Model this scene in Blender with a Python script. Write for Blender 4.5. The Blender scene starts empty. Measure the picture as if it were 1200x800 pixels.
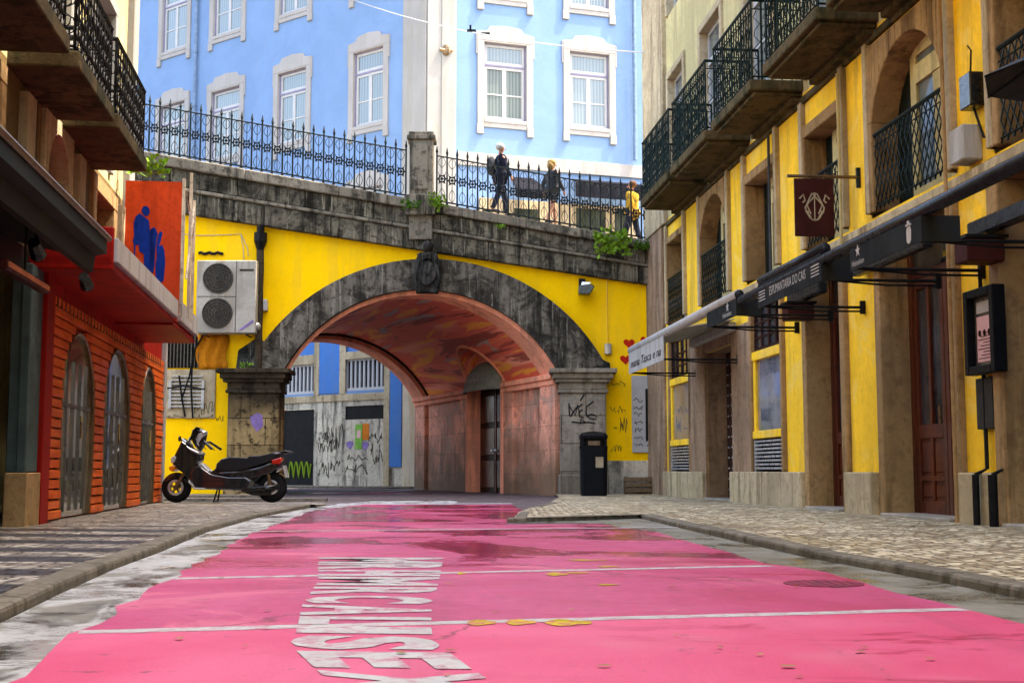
import bpy, math, random
import numpy as np
from mathutils import Vector
random.seed(7)
R = math.radians
# ---------------------------------------------------------------- camera, world, sun
scene = bpy.context.scene
col = scene.collection
F_PX = 1500.0
PITCH = math.atan(151 / F_PX)
EYE = 0.64
RZ = 0.07            # level of the roadway; the pavements stand at 0.12
cam = bpy.data.cameras.new('camera'); camo = bpy.data.objects.new('camera', cam); col.objects.link(camo)
cam.sensor_width = 36; cam.lens = 36 * F_PX / 1200; cam.clip_start = 0.05; cam.clip_end = 2000
camo.location = (0, 0, EYE); camo.rotation_euler = (math.pi / 2 + PITCH, 0, 0)
scene.camera = camo
world = bpy.data.worlds.new('World'); scene.world = world; world.use_nodes = True
wn = world.node_tree.nodes; wl = world.node_tree.links
SUN_EL, SUN_AZ = R(61), math.atan2(0.95, 0.09)      # azimuth from +Y towards +X
sky = wn.new('ShaderNodeTexSky'); sky.sky_type = 'NISHITA'; sky.sun_disc = False
sky.sun_elevation = SUN_EL; sky.sun_rotation = SUN_AZ; sky.dust_density = 4; sky.air_density = 1.0; sky.ozone_density = 0.6
bg = wn['Background']; bg.inputs['Strength'].default_value = 0.15
wl.new(sky.outputs[0], bg.inputs['Color'])
sun = bpy.data.lights.new('sun', 'SUN'); sun.energy = 2.0; sun.angle = R(0.55); sun.color = (1, .93, .82)
suno = bpy.data.objects.new('sun', sun); col.objects.link(suno)
sd = Vector((math.sin(SUN_AZ) * math.cos(SUN_EL), math.cos(SUN_AZ) * math.cos(SUN_EL), math.sin(SUN_EL)))
suno.rotation_euler = sd.to_track_quat('Z', 'Y').to_euler()
scene.view_settings.view_transform = 'Standard'; scene.view_settings.look = 'None'
scene.view_settings.exposure = 3.2; scene.view_settings.gamma = 1
scene.view_settings.use_white_balance = True; scene.view_settings.white_balance_temperature = 7000

# ---------------------------------------------------------------- measuring helpers
def ray(px, py):
    return np.array([px - 600, 0, 0.]) + (400 - py) * np.array([0, -math.sin(PITCH), math.cos(PITCH)]) + F_PX * np.array([0, math.cos(PITCH), math.sin(PITCH)])
def G(px, py, z=0.07):
    r = ray(px, py); t = (z - EYE) / r[2]
    return np.array([r[0] * t, r[1] * t])
class Frame:
    """vertical plane: origin A, direction t (u), outward normal n"""
    def __init__(s, A, t, n): s.A = np.array(A, float); s.t = np.array(t, float); s.n = np.array(n, float)
    def P(s, u, n, z):
        q = s.A + s.t * u + s.n * n
        return (q[0], q[1], z)
    def on(s, px, py, n=0.0):
        r = ray(px, py); A2 = s.A + s.n * n
        u, k = np.linalg.solve(np.array([[s.t[0], -r[0]], [s.t[1], -r[1]]]), -A2)
        return u, EYE + k * r[2]
    def u(s, px, n=0.0): return s.on(px, 551, n)[0]
    def z(s, px, py, n=0.0): return s.on(px, py, n)[1]
    def ang(s): return math.atan2(s.t[1], s.t[0])
def line_frame(a, b, sign):
    t = (b - a) / np.linalg.norm(b - a); A = a - t * (a[1] / t[1])
    return Frame(A, t, np.array([-t[1], t[0]]) * sign)
FR = line_frame(G(1035, 603, .12), np.array([(763 - 600) / 1507.6 * 29, 29.]), 1)
FL = line_frame(G(45, 612, .12), G(185, 588, .12), -1)
WY = 29.0
FW = Frame((0, WY), (1, 0), (0, -1))
CY = 42.0                                   # corner of the blue building
CX = (497 - 600) / 1507.6 * CY
def dirv(vp): v = np.array([(vp - 600) / 1507.6, 1.0]); return v / np.linalg.norm(v)
tb = dirv(-1350.0); FB = Frame((CX, CY), tb, (-tb[1], tb[0]))           # left face, u grows leftwards/away
if FB.n[1] > 0: FB.n = -FB.n
tc = dirv(5200.0); FC = Frame((CX, CY), tc, (tc[1], -tc[0]))            # right face
WORLD = Frame((0, 0), (1, 0), (0, 1))       # u=x, n=y

# ---------------------------------------------------------------- mesh builder
class MB:
    def __init__(s): s.v = []; s.f = []
    def add(s, vs, fs):
        b = len(s.v); s.v += [tuple(map(float, p)) for p in vs]; s.f += [tuple(b + i for i in f) for f in fs]; return s
    def box(s, u0, u1, n0, n1, z0, z1, fr=WORLD):
        vs = [fr.P(u, n, z) for z in (z0, z1) for n in (n0, n1) for u in (u0, u1)]
        return s.add(vs, [(0, 1, 3, 2), (4, 6, 7, 5), (0, 4, 5, 1), (2, 3, 7, 6), (0, 2, 6, 4), (1, 5, 7, 3)])
    def prism(s, poly, n0, n1, fr=WORLD, m=None):
        """poly in (u,z), extruded along n"""
        k = len(poly)
        vs = [fr.P(u, n0, z) for u, z in poly] + [fr.P(u, n1, z) for u, z in poly]
        fs = [tuple(range(k)), tuple(range(2 * k - 1, k - 1, -1))] + [(i, i + k, (i + 1) % k + k, (i + 1) % k) for i in range(k)]
        return s.add(vs, fs)
    def flat(s, poly, z0, z1):
        """poly in (x,y) extruded along z"""
        k = len(poly)
        vs = [(x, y, z0) for x, y in poly] + [(x, y, z1) for x, y in poly]
        return s.add(vs, [tuple(range(k - 1, -1, -1)), tuple(range(k, 2 * k))] + [(i, (i + 1) % k, (i + 1) % k + k, i + k) for i in range(k)])
    def loft(s, rings, cap=True, closed=True):
        k = len(rings[0]); b = []
        vs = [p for r in rings for p in r]; fs = []
        for j in range(len(rings) - 1):
            for i in range(k if closed else k - 1):
                a = j * k + i; c = j * k + (i + 1) % k
                fs.append((a, c, c + k, a + k))
        if cap: fs += [tuple(range(k - 1, -1, -1)), tuple(range((len(rings) - 1) * k, len(rings) * k))]
        return s.add(vs, fs)
    def tube(s, pts, r, seg=6, cap=True):
        pts = [Vector(p) for p in pts]; rings = []
        rr = r if isinstance(r, (list, tuple)) else [r] * len(pts)
        d0 = (pts[1] - pts[0]).normalized()
        up = Vector((0, 0, 1)) if abs(d0.z) < .9 else Vector((1, 0, 0))
        for i, p in enumerate(pts):
            d = (pts[min(i + 1, len(pts) - 1)] - pts[max(i - 1, 0)]).normalized()
            a = d.cross(up)
            if a.length < 1e-4: a = d.cross(Vector((0, 1, 0)))
            a.normalize(); b = d.cross(a).normalized(); up = a.cross(d) * 1.0
            rings.append([p + (a * math.cos(t) + b * math.sin(t)) * rr[i] for t in [2 * math.pi * j / seg for j in range(seg)]])
        return s.loft(rings, cap)
    def ball(s, c, r, su=8, sv=6, sc=(1, 1, 1)):
        rings = []
        for j in range(1, sv):
            ph = math.pi * j / sv
            rings.append([(c[0] + r * sc[0] * math.sin(ph) * math.cos(t), c[1] + r * sc[1] * math.sin(ph) * math.sin(t), c[2] + r * sc[2] * math.cos(ph)) for t in [2 * math.pi * i / su for i in range(su)]])
        return s.loft(rings, True)
    def disc(s, c, axis, r0, r1, w, seg=28):
        """annulus r0..r1, width w along axis"""
        ax = Vector(axis).normalized(); up = Vector((0, 0, 1)) if abs(ax.z) < .9 else Vector((1, 0, 0))
        a = ax.cross(up).normalized(); b = ax.cross(a); c = Vector(c); rings = []
        for rad, off in ((r0, -w / 2), (r1, -w / 2), (r1, w / 2), (r0, w / 2), (r0, -w / 2)):
            rings.append([c + ax * off + (a * math.cos(t) + b * math.sin(t)) * max(rad, 1e-4) for t in [2 * math.pi * i / seg for i in range(seg)]])
        return s.loft(rings, False)
    def build(s, name, m, parent=None, bevel=0, smooth=False, seg=1):
        me = bpy.data.meshes.new(name)
        off = Vector((0, 0, 0))
        if parent is not None:
            p = parent
            while p is not None: off += p.location; p = p.parent
        vs = [tuple(Vector(v) - off) for v in s.v]
        me.from_pydata(vs, [], s.f); me.update()
        me.materials.append(m)
        o = bpy.data.objects.new(name, me); col.objects.link(o)
        if parent is not None: o.parent = parent
        if smooth:
            for p in me.polygons: p.use_smooth = True
        if bevel:
            b = o.modifiers.new('bevel', 'BEVEL'); b.width = bevel; b.segments = seg; b.limit_method = 'ANGLE'; b.angle_limit = R(40)
        return o
def build_split(mb, name, m, parent=None, **k):
    par = list(range(len(mb.v)))
    def find(i):
        while par[i] != i: par[i] = par[par[i]]; i = par[i]
        return i
    for f in mb.f:
        for j in f[1:]: par[find(j)] = find(f[0])
    comp = {}
    for f in mb.f: comp.setdefault(find(f[0]), []).append(f)
    out = []
    for fs in comp.values():
        idx = sorted({i for f in fs for i in f}); mp = {v: q for q, v in enumerate(idx)}; q = MB(); q.add([mb.v[i] for i in idx], [tuple(mp[i] for i in f) for f in fs]); out.append(q.build(name, m, parent, **k))
    return out
def tag(o, label=None, cat=None, group=None, kind=None):
    if label: o['label'] = label
    if cat: o['category'] = cat
    if group: o['group'] = group
    if kind: o['kind'] = kind
    return o
def empty(name, loc, label=None, cat=None, group=None):
    o = bpy.data.objects.new(name, None); col.objects.link(o); o.location = loc; o.empty_display_size = .2
    return tag(o, label, cat, group)
def copy_tree(o, parent=None, loc=None):
    c = o.copy(); col.objects.link(c); c.parent = parent
    if loc is not None: c.location = loc
    for ch in list(o.children): copy_tree(ch, c)
    return c

# ---------------------------------------------------------------- materials
class N:
    def __init__(s, name):
        s.m = bpy.data.materials.new(name); s.m.use_nodes = True
        s.t = s.m.node_tree; s.b = s.t.nodes['Principled BSDF']; s.geo = s.new('ShaderNodeNewGeometry').outputs['Position']
    def new(s, t, **k):
        n = s.t.nodes.new(t)
        for a, b in k.items(): setattr(n, a, b)
        return n
    def put(s, sock, v):
        if isinstance(v, (int, float)): sock.default_value = v
        elif isinstance(v, (tuple, list)): sock.default_value = (*v, 1) if len(v) == 3 and sock.type == 'RGBA' else v
        else: s.t.links.new(v, sock)
    def map(s, scale, rot=(0, 0, 0), loc=(0, 0, 0), src=None):
        n = s.new('ShaderNodeMapping'); n.inputs['Scale'].default_value = scale; n.inputs['Rotation'].default_value = rot; n.inputs['Location'].default_value = loc
        s.t.links.new(src or s.geo, n.inputs['Vector']); return n.outputs[0]
    def noise(s, scale, detail=4, rough=.55, vec=None, dist=0):
        n = s.new('ShaderNodeTexNoise'); s.t.links.new(vec or s.geo, n.inputs['Vector'])
        n.inputs['Scale'].default_value = scale; n.inputs['Detail'].default_value = detail; n.inputs['Roughness'].default_value = rough; n.inputs['Distortion'].default_value = dist
        return n.outputs['Fac']
    def ramp(s, fac, a, b, c0=0.0, c1=1.0):
        n = s.new('ShaderNodeMapRange'); s.put(n.inputs['Value'], fac)
        n.inputs['From Min'].default_value = a; n.inputs['From Max'].default_value = b; n.inputs['To Min'].default_value = c0; n.inputs['To Max'].default_value = c1
        n.interpolation_type = 'SMOOTHSTEP'; return n.outputs[0]
    def mix(s, fac, a, b, mode='MIX'):
        n = s.new('ShaderNodeMix', data_type='RGBA', blend_type=mode)
        s.put(n.inputs[0], fac); s.put(n.inputs[6], a); s.put(n.inputs[7], b); return n.outputs[2]
    def math(s, op, a, b=0.0):
        n = s.new('ShaderNodeMath', operation=op); s.put(n.inputs[0], a); s.put(n.inputs[1], b); return n.outputs[0]
    def bump(s, h, strength=.3, dist=.02):
        n = s.new('ShaderNodeBump'); n.inputs['Strength'].default_value = strength; n.inputs['Distance'].default_value = dist
        s.t.links.new(h, n.inputs['Height']); s.t.links.new(n.outputs[0], s.b.inputs['Normal']); return n
    def out(s, color=None, rough=None, metal=None, **k):
        if color is not None: s.put(s.b.inputs['Base Color'], color)
        if rough is not None: s.put(s.b.inputs['Roughness'], rough)
        if metal is not None: s.put(s.b.inputs['Metallic'], metal)
        return s.m
def mul(c, k): return tuple(min(1, x * k) for x in c)
def zmix(m, z0, z1, c, amt=.9, nz=.5):
    """a second coat or bare stone above/below a ragged height line"""
    t = m.node_tree; b = t.nodes['Principled BSDF']; src = b.inputs['Base Color'].links[0].from_socket
    geo = [q for q in t.nodes if q.type == 'NEW_GEOMETRY'][0].outputs['Position']
    sp = t.nodes.new('ShaderNodeSeparateXYZ'); t.links.new(geo, sp.inputs[0]); no = t.nodes.new('ShaderNodeTexNoise'); no.inputs['Scale'].default_value = 1.6; no.inputs['Detail'].default_value = 7; t.links.new(geo, no.inputs['Vector'])
    ad = t.nodes.new('ShaderNodeMath'); ad.operation = 'MULTIPLY_ADD'; ad.inputs[1].default_value = nz * 4; t.links.new(no.outputs['Fac'], ad.inputs[0]); t.links.new(sp.outputs['Z'], ad.inputs[2])
    mr = t.nodes.new('ShaderNodeMapRange'); mr.inputs['From Min'].default_value = z0 + nz * 2; mr.inputs['From Max'].default_value = z1 + nz * 2; mr.inputs['To Max'].default_value = amt; t.links.new(ad.outputs[0], mr.inputs['Value'])
    mx = t.nodes.new('ShaderNodeMix'); mx.data_type = 'RGBA'; t.links.new(mr.outputs[0], mx.inputs[0]); t.links.new(src, mx.inputs[6]); mx.inputs[7].default_value = (*c, 1); t.links.new(mx.outputs[2], b.inputs['Base Color'])
def plain(name, c, rough=.5, metal=0, var=.25, scale=6, coat=0):
    n = N(name); f = n.noise(scale, 4)
    n.out(n.mix(n.ramp(f, .3, .75), mul(c, 1 - var), mul(c, 1 + var * .4)), n.ramp(n.noise(scale * 3), .3, .7, max(.03, rough - .08), min(1, rough + .1)), metal)
    if rough >= .5: n.b.inputs['Specular IOR Level'].default_value = .2
    if coat: n.b.inputs['Coat Weight'].default_value = coat
    return n.m
def weathered(name, c, dirt=(.1, .08, .05), amount=.5, rough=.85, streak=1.0, scale=1.0, bump=.35, speck=.0, patch=None, pamount=.5, mott=1.0):
    """painted or stone wall: blotches, vertical run-off streaks, grime specks"""
    n = N(name)
    big = n.noise(.7 * scale, 6, .62, dist=.5)
    st = n.noise(1.0, 5, .65, n.map((3.2 * scale, 3.2 * scale, .35 * scale)))
    fine = n.noise(14 * scale, 5, .7)
    base = n.mix(n.ramp(big, .36, .62), mul(c, 1 - .22 * mott), mul(c, 1 + .12 * mott))
    base = n.mix(n.math('MULTIPLY', n.ramp(fine, .42, .66), .45 * mott), base, mul(c, .6))
    d1 = n.math('MULTIPLY', n.math('MULTIPLY', n.ramp(st, .47, .63), n.ramp(big, .32, .56)), amount * streak)
    base = n.mix(d1, base, dirt)
    if speck:
        sp = n.ramp(n.noise(5 * scale, 8, .75, dist=.3), .52, .60)
        base = n.mix(n.math('MULTIPLY', sp, speck), base, dirt)
    if patch:
        pt = n.ramp(n.noise(1.3 * scale, 6, .6, n.map((1, 1, 1), loc=(7, 3, 5)), dist=.8), .53, .60)
        base = n.mix(n.math('MULTIPLY', pt, pamount), base, patch)
    n.bump(n.math('ADD', fine, n.math('MULTIPLY', st, .7)), bump, .02); n.b.inputs['Specular IOR Level'].default_value = .12
    return n.out(base, rough)
def sooty(name, c, dark, light, rough=.9, bump=.9):
    """limestone under black run-off streaks with pale washed lines"""
    n = N(name)
    v1 = n.noise(1.0, 7, .68, n.map((5.5, 5.5, .55))); v2 = n.noise(1.0, 6, .7, n.map((11, 11, .8), loc=(3, 3, 3))); fine = n.noise(26, 6, .75); mid = n.noise(2.6, 7, .7)
    b = n.mix(n.ramp(mid, .35, .65), mul(c, .75), mul(c, 1.2))
    b = n.mix(n.math('MULTIPLY', n.math('MULTIPLY', n.ramp(v1, .42, .66), n.ramp(n.noise(.8, 4), .28, .46)), .92), b, dark)
    b = n.mix(n.math('MULTIPLY', n.ramp(n.noise(1.7, 8, .72, dist=.8), .47, .58), .75), b, dark)
    b = n.mix(n.math('MULTIPLY', n.ramp(v2, .55, .64), .75), b, light)
    b = n.mix(n.math('MULTIPLY', n.ramp(n.noise(7, 8, .75), .50, .62), .65), b, dark)
    b = n.mix(n.math('MULTIPLY', n.ramp(fine, .5, .68), .4), b, mul(c, .45))
    n.bump(n.math('ADD', fine, mid), bump, .02); n.b.inputs['Specular IOR Level'].default_value = .12
    return n.out(b, rough)
def glassy(name, c, c2, rough=.08, stripes=0, ang=0.0):
    n = N(name)
    if stripes:
        w = n.new('ShaderNodeTexWave'); w.inputs['Scale'].default_value = stripes; w.inputs['Distortion'].default_value = 2.5; w.inputs['Detail'].default_value = 2
        n.t.links.new(n.map((1, .2, .12), (0, 0, ang)), w.inputs['Vector']); f = w.outputs['Fac']
    else: f = n.ramp(n.noise(1.2, 3), .35, .65)
    n.out(n.mix(f, c, c2), rough); n.b.inputs['Coat Weight'].default_value = .6; n.b.inputs['Coat Roughness'].default_value = .03
    return n.m

M = {}
M['bridge_yellow'] = weathered('bridge_yellow', (.97, .57, .006), (.60, .38, .05), .30, .8, scale=.8, bump=.2, speck=.08, mott=.25)
M['facade_yellow'] = weathered('facade_yellow', (.92, .60, .055), (.40, .28, .09), .55, .8, bump=.25, speck=.16, patch=(.80, .60, .20), pamount=.5, mott=.6)
M['cream'] = weathered('cream', (.80, .68, .34), (.3, .24, .13), .5, .85)
M['stone'] = weathered('stone', (.62, .48, .30), (.14, .10, .06), .7, .85, speck=.3, bump=.6)
M['stone_light'] = weathered('stone_light', (.68, .55, .35), (.17, .12, .06), .6, .85, speck=.3, bump=.5)
M['stone_red'] = weathered('stone_red', (.54, .40, .30), (.12, .08, .05), .6, .85, speck=.3, bump=.5)
M['stone_mossy'] = weathered('stone_mossy', (.17, .135, .075), (.05, .055, .03), .95, .9, speck=.7, bump=.8)
M['stone_black'] = None
M['coping'] = weathered('coping', (.30, .28, .235), (.03, .03, .025), 1, .9, speck=.65, bump=.7)
M['pier_stone'] = weathered('pier_stone', (.40, .34, .26), (.10, .075, .06), .8, .85, speck=.45, bump=.7)
M['pier_dark'] = weathered('pier_dark', (.10, .075, .05), (.02, .016, .012), 1, .9, speck=.8, bump=1)
M['pink_stone'] = weathered('pink_stone', (.95, .37, .23), (.22, .08, .06), .5, .75, speck=.15, mott=.45, bump=.6, patch=(.62, .30, .20), pamount=.4)
M['blue'] = weathered('blue', (.20, .45, .84), (.22, .40, .68), .2, .8, bump=.1, mott=.3)
M['blue_deep'] = weathered('blue_deep', (.10, .30, .78), (.2, .3, .45), .3, .8, bump=.15, mott=.3)
M['trim_white'] = weathered('trim_white', (.66, .62, .57), (.5, .44, .36), .35, .75, bump=.15, mott=.3)
M['quoin'] = weathered('quoin', (.62, .58, .50), (.5, .43, .3), .4, .8, bump=.2, mott=.3)
M['white_paint'] = plain('white_paint', (.82, .82, .82), .4, var=.06)
M['frame_violet'] = plain('frame_violet', (.38, .36, .52), .6, var=.1)
M['iron'] = plain('iron', (.035, .045, .048), .45, .5)
M['iron_green'] = plain('iron_green', (.02, .035, .032), .45, .4)
M['iron_black'] = plain('iron_black', (.012, .012, .013), .35, .3)
M['black_plastic'] = plain('black_plastic', (.012, .013, .015), .28, 0, coat=.3)
M['black_paint'] = plain('black_paint', (.008, .01, .014), .12, 0, coat=1)
M['rubber'] = plain('rubber', (.014, .014, .014), .8)
M['bronze_rim'] = plain('bronze_rim', (.20, .13, .07), .35, .8)
M['chrome'] = plain('chrome', (.6, .6, .6), .12, 1, var=.05)
M['silver'] = plain('silver', (.55, .56, .58), .3, .6)
M['leather'] = plain('leather', (.014, .015, .02), .42)
M['red_lens'] = plain('red_lens', (.55, .01, .008), .12, coat=1)
M['orange_lens'] = plain('orange_lens', (.8, .2, .01), .15, coat=1)
M['clear_lens'] = plain('clear_lens', (.6, .62, .65), .05, .3, coat=1)
M['bin_grey'] = plain('bin_grey', (.012, .013, .016), .4)
M['canvas_black'] = plain('canvas_black', (.016, .018, .018), .75, var=.3, scale=2)
M['canvas_black'].node_tree.nodes['Principled BSDF'].inputs['Specular IOR Level'].default_value = .12
M['canvas_bar'] = plain('canvas_bar', (.045, .05, .06), .3, .3)
M['canvas_white'] = weathered('canvas_white', (.66, .64, .60), (.3, .26, .2), .5, .75, bump=.15, mott=.3)
M['canvas_grey'] = plain('canvas_grey', (.10, .11, .125), .7)
M['wood_red'] = None
M['red_paint'] = weathered('red_paint', (.42, .012, .006), (.12, .01, .008), .5, .5, bump=.1)
M['board_orange'] = weathered('board_orange', (.78, .085, .02), (.35, .03, .01), .4, .5, bump=.05)
M['board_blue'] = weathered('board_blue', (.008, .05, .42), (.002, .01, .1), .9, .5, scale=3, bump=.1)
M['brown_sign'] = plain('brown_sign', (.075, .018, .014), .5)
M['gold_faded'] = plain('gold_faded', (.34, .27, .18), .6)
M['concrete'] = weathered('concrete', (.64, .57, .44), (.07, .065, .055), .9, .9, speck=.5, bump=.5)
M['ac_cream'] = weathered('ac_cream', (.62, .58, .50), (.3, .24, .16), .6, .5, scale=2, bump=.05)
M['dark_grille'] = plain('dark_grille', (.06, .055, .05), .6)
M['dark'] = plain('dark', (.012, .011, .011), .6)
M['dark_wood'] = plain('dark_wood', (.035, .015, .012), .45)
M['awning_dark'] = weathered('awning_dark', (.035, .04, .034), (.02, .02, .02), .5, .5, bump=.1)
M['teal_grey'] = plain('teal_grey', (.10, .15, .15), .6)
M['pane_blue'] = glassy('pane_curtain', (.14, .19, .205), (.27, .32, .32), .06, 3.5, 0.6)
M['pane_dark'] = glassy('pane_dark', (.02, .025, .03), (.09, .10, .12), .05)
M['pane_shop'] = glassy('pane_shop', (.07, .08, .11), (.20, .21, .25), .05)
M['glass_brown'] = glassy('glass_brown', (.05, .045, .03), (.16, .13, .08), .08)
M['white_marking'] = weathered('white_marking', (.80, .80, .80), (.72, .22, .34), .7, .55, scale=2.5, speck=.55, mott=.3, bump=.2)
M['yellow_marking'] = weathered('yellow_marking', (.86, .66, .02), (.75, .14, .28), .8, .6, scale=5, speck=.9, bump=.1)
M['paper'] = plain('paper', (.72, .70, .66), .7, var=.1)
M['pink_paper'] = plain('pink_paper', (.62, .36, .34), .5, var=.1)
M['purple_paint'] = plain('purple_paint', (.33, .22, .52), .7)
M['lime_paint'] = plain('lime_paint', (.26, .42, .03), .7)
M['green_poster'] = plain('green_poster', (.25, .55, .08), .6)
M['orange_poster'] = plain('orange_poster', (.85, .25, .02), .6)
M['ink'] = plain('ink', (.02, .02, .022), .7)
M['ink_faded'] = plain('ink_faded', (.14, .115, .05), .8)
M['heart_red'] = plain('heart_red', (.75, .03, .01), .6)
M['leaf'] = plain('leaf', (.12, .28, .03), .5, var=.5, scale=12)
M['leaf_lime'] = plain('leaf_lime', (.30, .55, .05), .5, var=.4, scale=12)
M['skin'] = plain('skin', (.55, .28, .19), .6, var=.1)
M['hair_white'] = plain('hair_white', (.72, .71, .68), .8)
M['hair_blond'] = plain('hair_blond', (.55, .36, .14), .7)
M['hair_brown'] = plain('hair_brown', (.12, .06, .035), .7)
M['cloth_navy'] = plain('cloth_navy', (.035, .038, .07), .9)
M['cloth_grey'] = plain('cloth_grey', (.08, .085, .10), .9)
M['cloth_pale'] = plain('cloth_pale', (.6, .56, .52), .9)
M['cloth_mustard'] = plain('cloth_mustard', (.32, .19, .02), .9)
M['steel_shutter'] = plain('steel_shutter', (.20, .185, .16), .22, .4, var=.25, scale=1.2)
M['orange_cloth'] = weathered('orange_cloth', (.85, .30, .015), (.5, .13, .01), .4, .8, bump=.2)
M['terracotta'] = plain('terracotta', (.45, .18, .09), .8)

def wood(name, c, c2, rough, sc=(14, 14, .6)):
    n = N(name); f = n.noise(1.2, 6, .65, n.map(sc)); g = n.noise(2, 4)
    b = n.mix(n.ramp(f, .3, .7), c, c2); b = n.mix(n.math('MULTIPLY', n.ramp(g, .45, .75), .5), b, mul(c, .5))
    n.bump(f, .3, .01); n.out(b, n.ramp(g, .3, .7, rough, rough + .2)); n.b.inputs['Coat Weight'].default_value = .25; return n.m
M['door_red'] = wood('door_red', (.085, .014, .006), (.15, .028, .010), .3)
M['plank_orange'] = wood('plank_orange', (.70, .12, .02), (.88, .23, .035), .35, (1.0, 1.0, 16))
M['crate_wood'] = wood('crate_wood', (.09, .055, .03), (.17, .11, .06), .7)

# pink paint on asphalt: worn, patchy, wet hollows, painted-in reflections
n = N('pink_road')
big = n.noise(.55, 5, .6, dist=.6); mid = n.noise(2.4, 6, .65); fine = n.noise(60, 4, .7); long_ = n.noise(1.4, 5, .6, n.map((1, .35, 1)))
base = n.mix(n.ramp(big, .35, .65), (.86, .11, .27), (.95, .21, .39))
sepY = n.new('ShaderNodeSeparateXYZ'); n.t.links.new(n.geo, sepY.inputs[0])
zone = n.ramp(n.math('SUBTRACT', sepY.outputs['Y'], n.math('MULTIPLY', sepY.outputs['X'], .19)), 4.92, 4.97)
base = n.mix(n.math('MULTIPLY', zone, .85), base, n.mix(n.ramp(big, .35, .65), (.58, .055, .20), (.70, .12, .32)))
base = n.mix(n.math('MULTIPLY', n.math('MULTIPLY', zone, n.ramp(n.noise(.75, 6, .68, n.map((.8, 1.2, 1), loc=(11, 2, 0)), dist=1.2), .54, .62)), .6), base, (.95, .30, .43))  # light patches painted in like reflections on the far road
base = n.mix(n.math('MULTIPLY', n.ramp(mid, .54, .68), .35), base, (.74, .08, .20))
base = n.mix(n.math('MULTIPLY', n.ramp(n.noise(5, 7, .7), .68, .74), .6), base, (.45, .05, .08))
base = n.mix(n.math('MULTIPLY', n.ramp(n.noise(1.1, 3, .5, n.map((1, 1, 1), loc=(4, 9, 0))), .6, .75), .35), base, (.92, .42, .52))
far = n.ramp(sepY.outputs['Y'], 6.5, 9.0)
wet = n.math('MULTIPLY', n.ramp(n.noise(.5, 5, .6, n.map((1, 1, 1), loc=(2, 5, 1)), dist=.8), .42, .60), n.ramp(far, 0, 1, .12, 1))
base = n.mix(n.math('MULTIPLY', wet, .40), base, (.55, .06, .19))
cr = n.new('ShaderNodeTexVoronoi', feature='DISTANCE_TO_EDGE'); cr.inputs['Scale'].default_value = .55
wv = n.new('ShaderNodeVectorMath', operation='ADD'); nv = n.new('ShaderNodeTexNoise'); nv.inputs['Scale'].default_value = 1.6; nv.inputs['Detail'].default_value = 6; n.t.links.new(n.geo, nv.inputs['Vector']); n.t.links.new(n.geo, wv.inputs[0]); n.t.links.new(nv.outputs['Color'], wv.inputs[1]); n.t.links.new(wv.outputs[0], cr.inputs['Vector'])
crack = n.math('MULTIPLY', n.ramp(cr.outputs['Distance'], .0, .012, 1, 0), n.ramp(n.noise(.8, 3), .48, .56))
base = n.mix(n.math('MULTIPLY', crack, .8), base, (.20, .03, .06))
chip = n.math('MULTIPLY', n.ramp(n.noise(7, 8, .72, n.map((.7, 1.3, 1))), .63, .66), .8)
base = n.mix(chip, base, (.17, .075, .085))
crim = n.math('MULTIPLY', n.ramp(n.noise(.9, 6, .66, n.map((.8, 1.6, 1), loc=(3, 1, 0)), dist=1.0), .57, .63), n.ramp(sepY.outputs['X'], .0, 1.4, .15, .85))
base = n.mix(crim, base, (.52, .012, .09))
tyre = n.math('MULTIPLY', n.ramp(n.noise(1.0, 5, .6, n.map((3.2, .12, 1))), .52, .68), .28)
base = n.mix(tyre, base, (.42, .08, .15))
base = n.mix(n.math('MULTIPLY', n.ramp(n.noise(150, 2, .6), .52, .7), .35), base, (.42, .05, .14))
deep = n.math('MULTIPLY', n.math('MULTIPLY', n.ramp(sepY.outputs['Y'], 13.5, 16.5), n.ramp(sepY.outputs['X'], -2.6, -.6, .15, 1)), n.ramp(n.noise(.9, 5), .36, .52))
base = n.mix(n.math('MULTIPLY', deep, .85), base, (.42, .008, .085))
n.bump(n.math('ADD', fine, n.math('MULTIPLY', mid, .5)), .35, .004)
M['pink_road'] = n.out(base, n.math('SUBTRACT', n.ramp(wet, 0, 1, .58, .10), n.math('MULTIPLY', zone, n.ramp(mid, .4, .6, .0, .12))))
# wet gutter with worn white band
n = N('gutter'); f = n.noise(2.2, 6, .7, dist=.5); g = n.noise(12, 5, .7)
w = n.ramp(n.noise(1.3, 6, .7, n.map((1.6, .8, 1)), dist=.6), .42, .52)
b = n.mix(n.ramp(f, .38, .62), (.06, .055, .045), (.34, .31, .25)); b = n.mix(w, b, (.70, .70, .68))
b = n.mix(n.math('MULTIPLY', n.ramp(g, .5, .7), .5), b, (.12, .11, .09))
n.bump(g, .3, .01); M['gutter'] = n.out(b, n.ramp(f, .35, .6, .12, .6))
n = N('gutter_plain'); f = n.noise(2.0, 6, .7, dist=.5); g = n.noise(14, 5, .7)
b = n.mix(n.ramp(f, .3, .7), (.16, .145, .10), (.34, .32, .25)); b = n.mix(n.math('MULTIPLY', n.ramp(g, .5, .7), .5), b, (.10, .09, .07))
n.bump(g, .3, .01); M['gutter_plain'] = n.out(b, n.ramp(f, .35, .6, .15, .65))
n = N('asphalt'); f = n.noise(3, 6, .7); n.bump(n.noise(90, 3), .3, .005)
M['asphalt'] = n.out(n.mix(f, (.05, .04, .042), (.12, .09, .09)), n.ramp(f, .3, .7, .3, .8))
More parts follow.
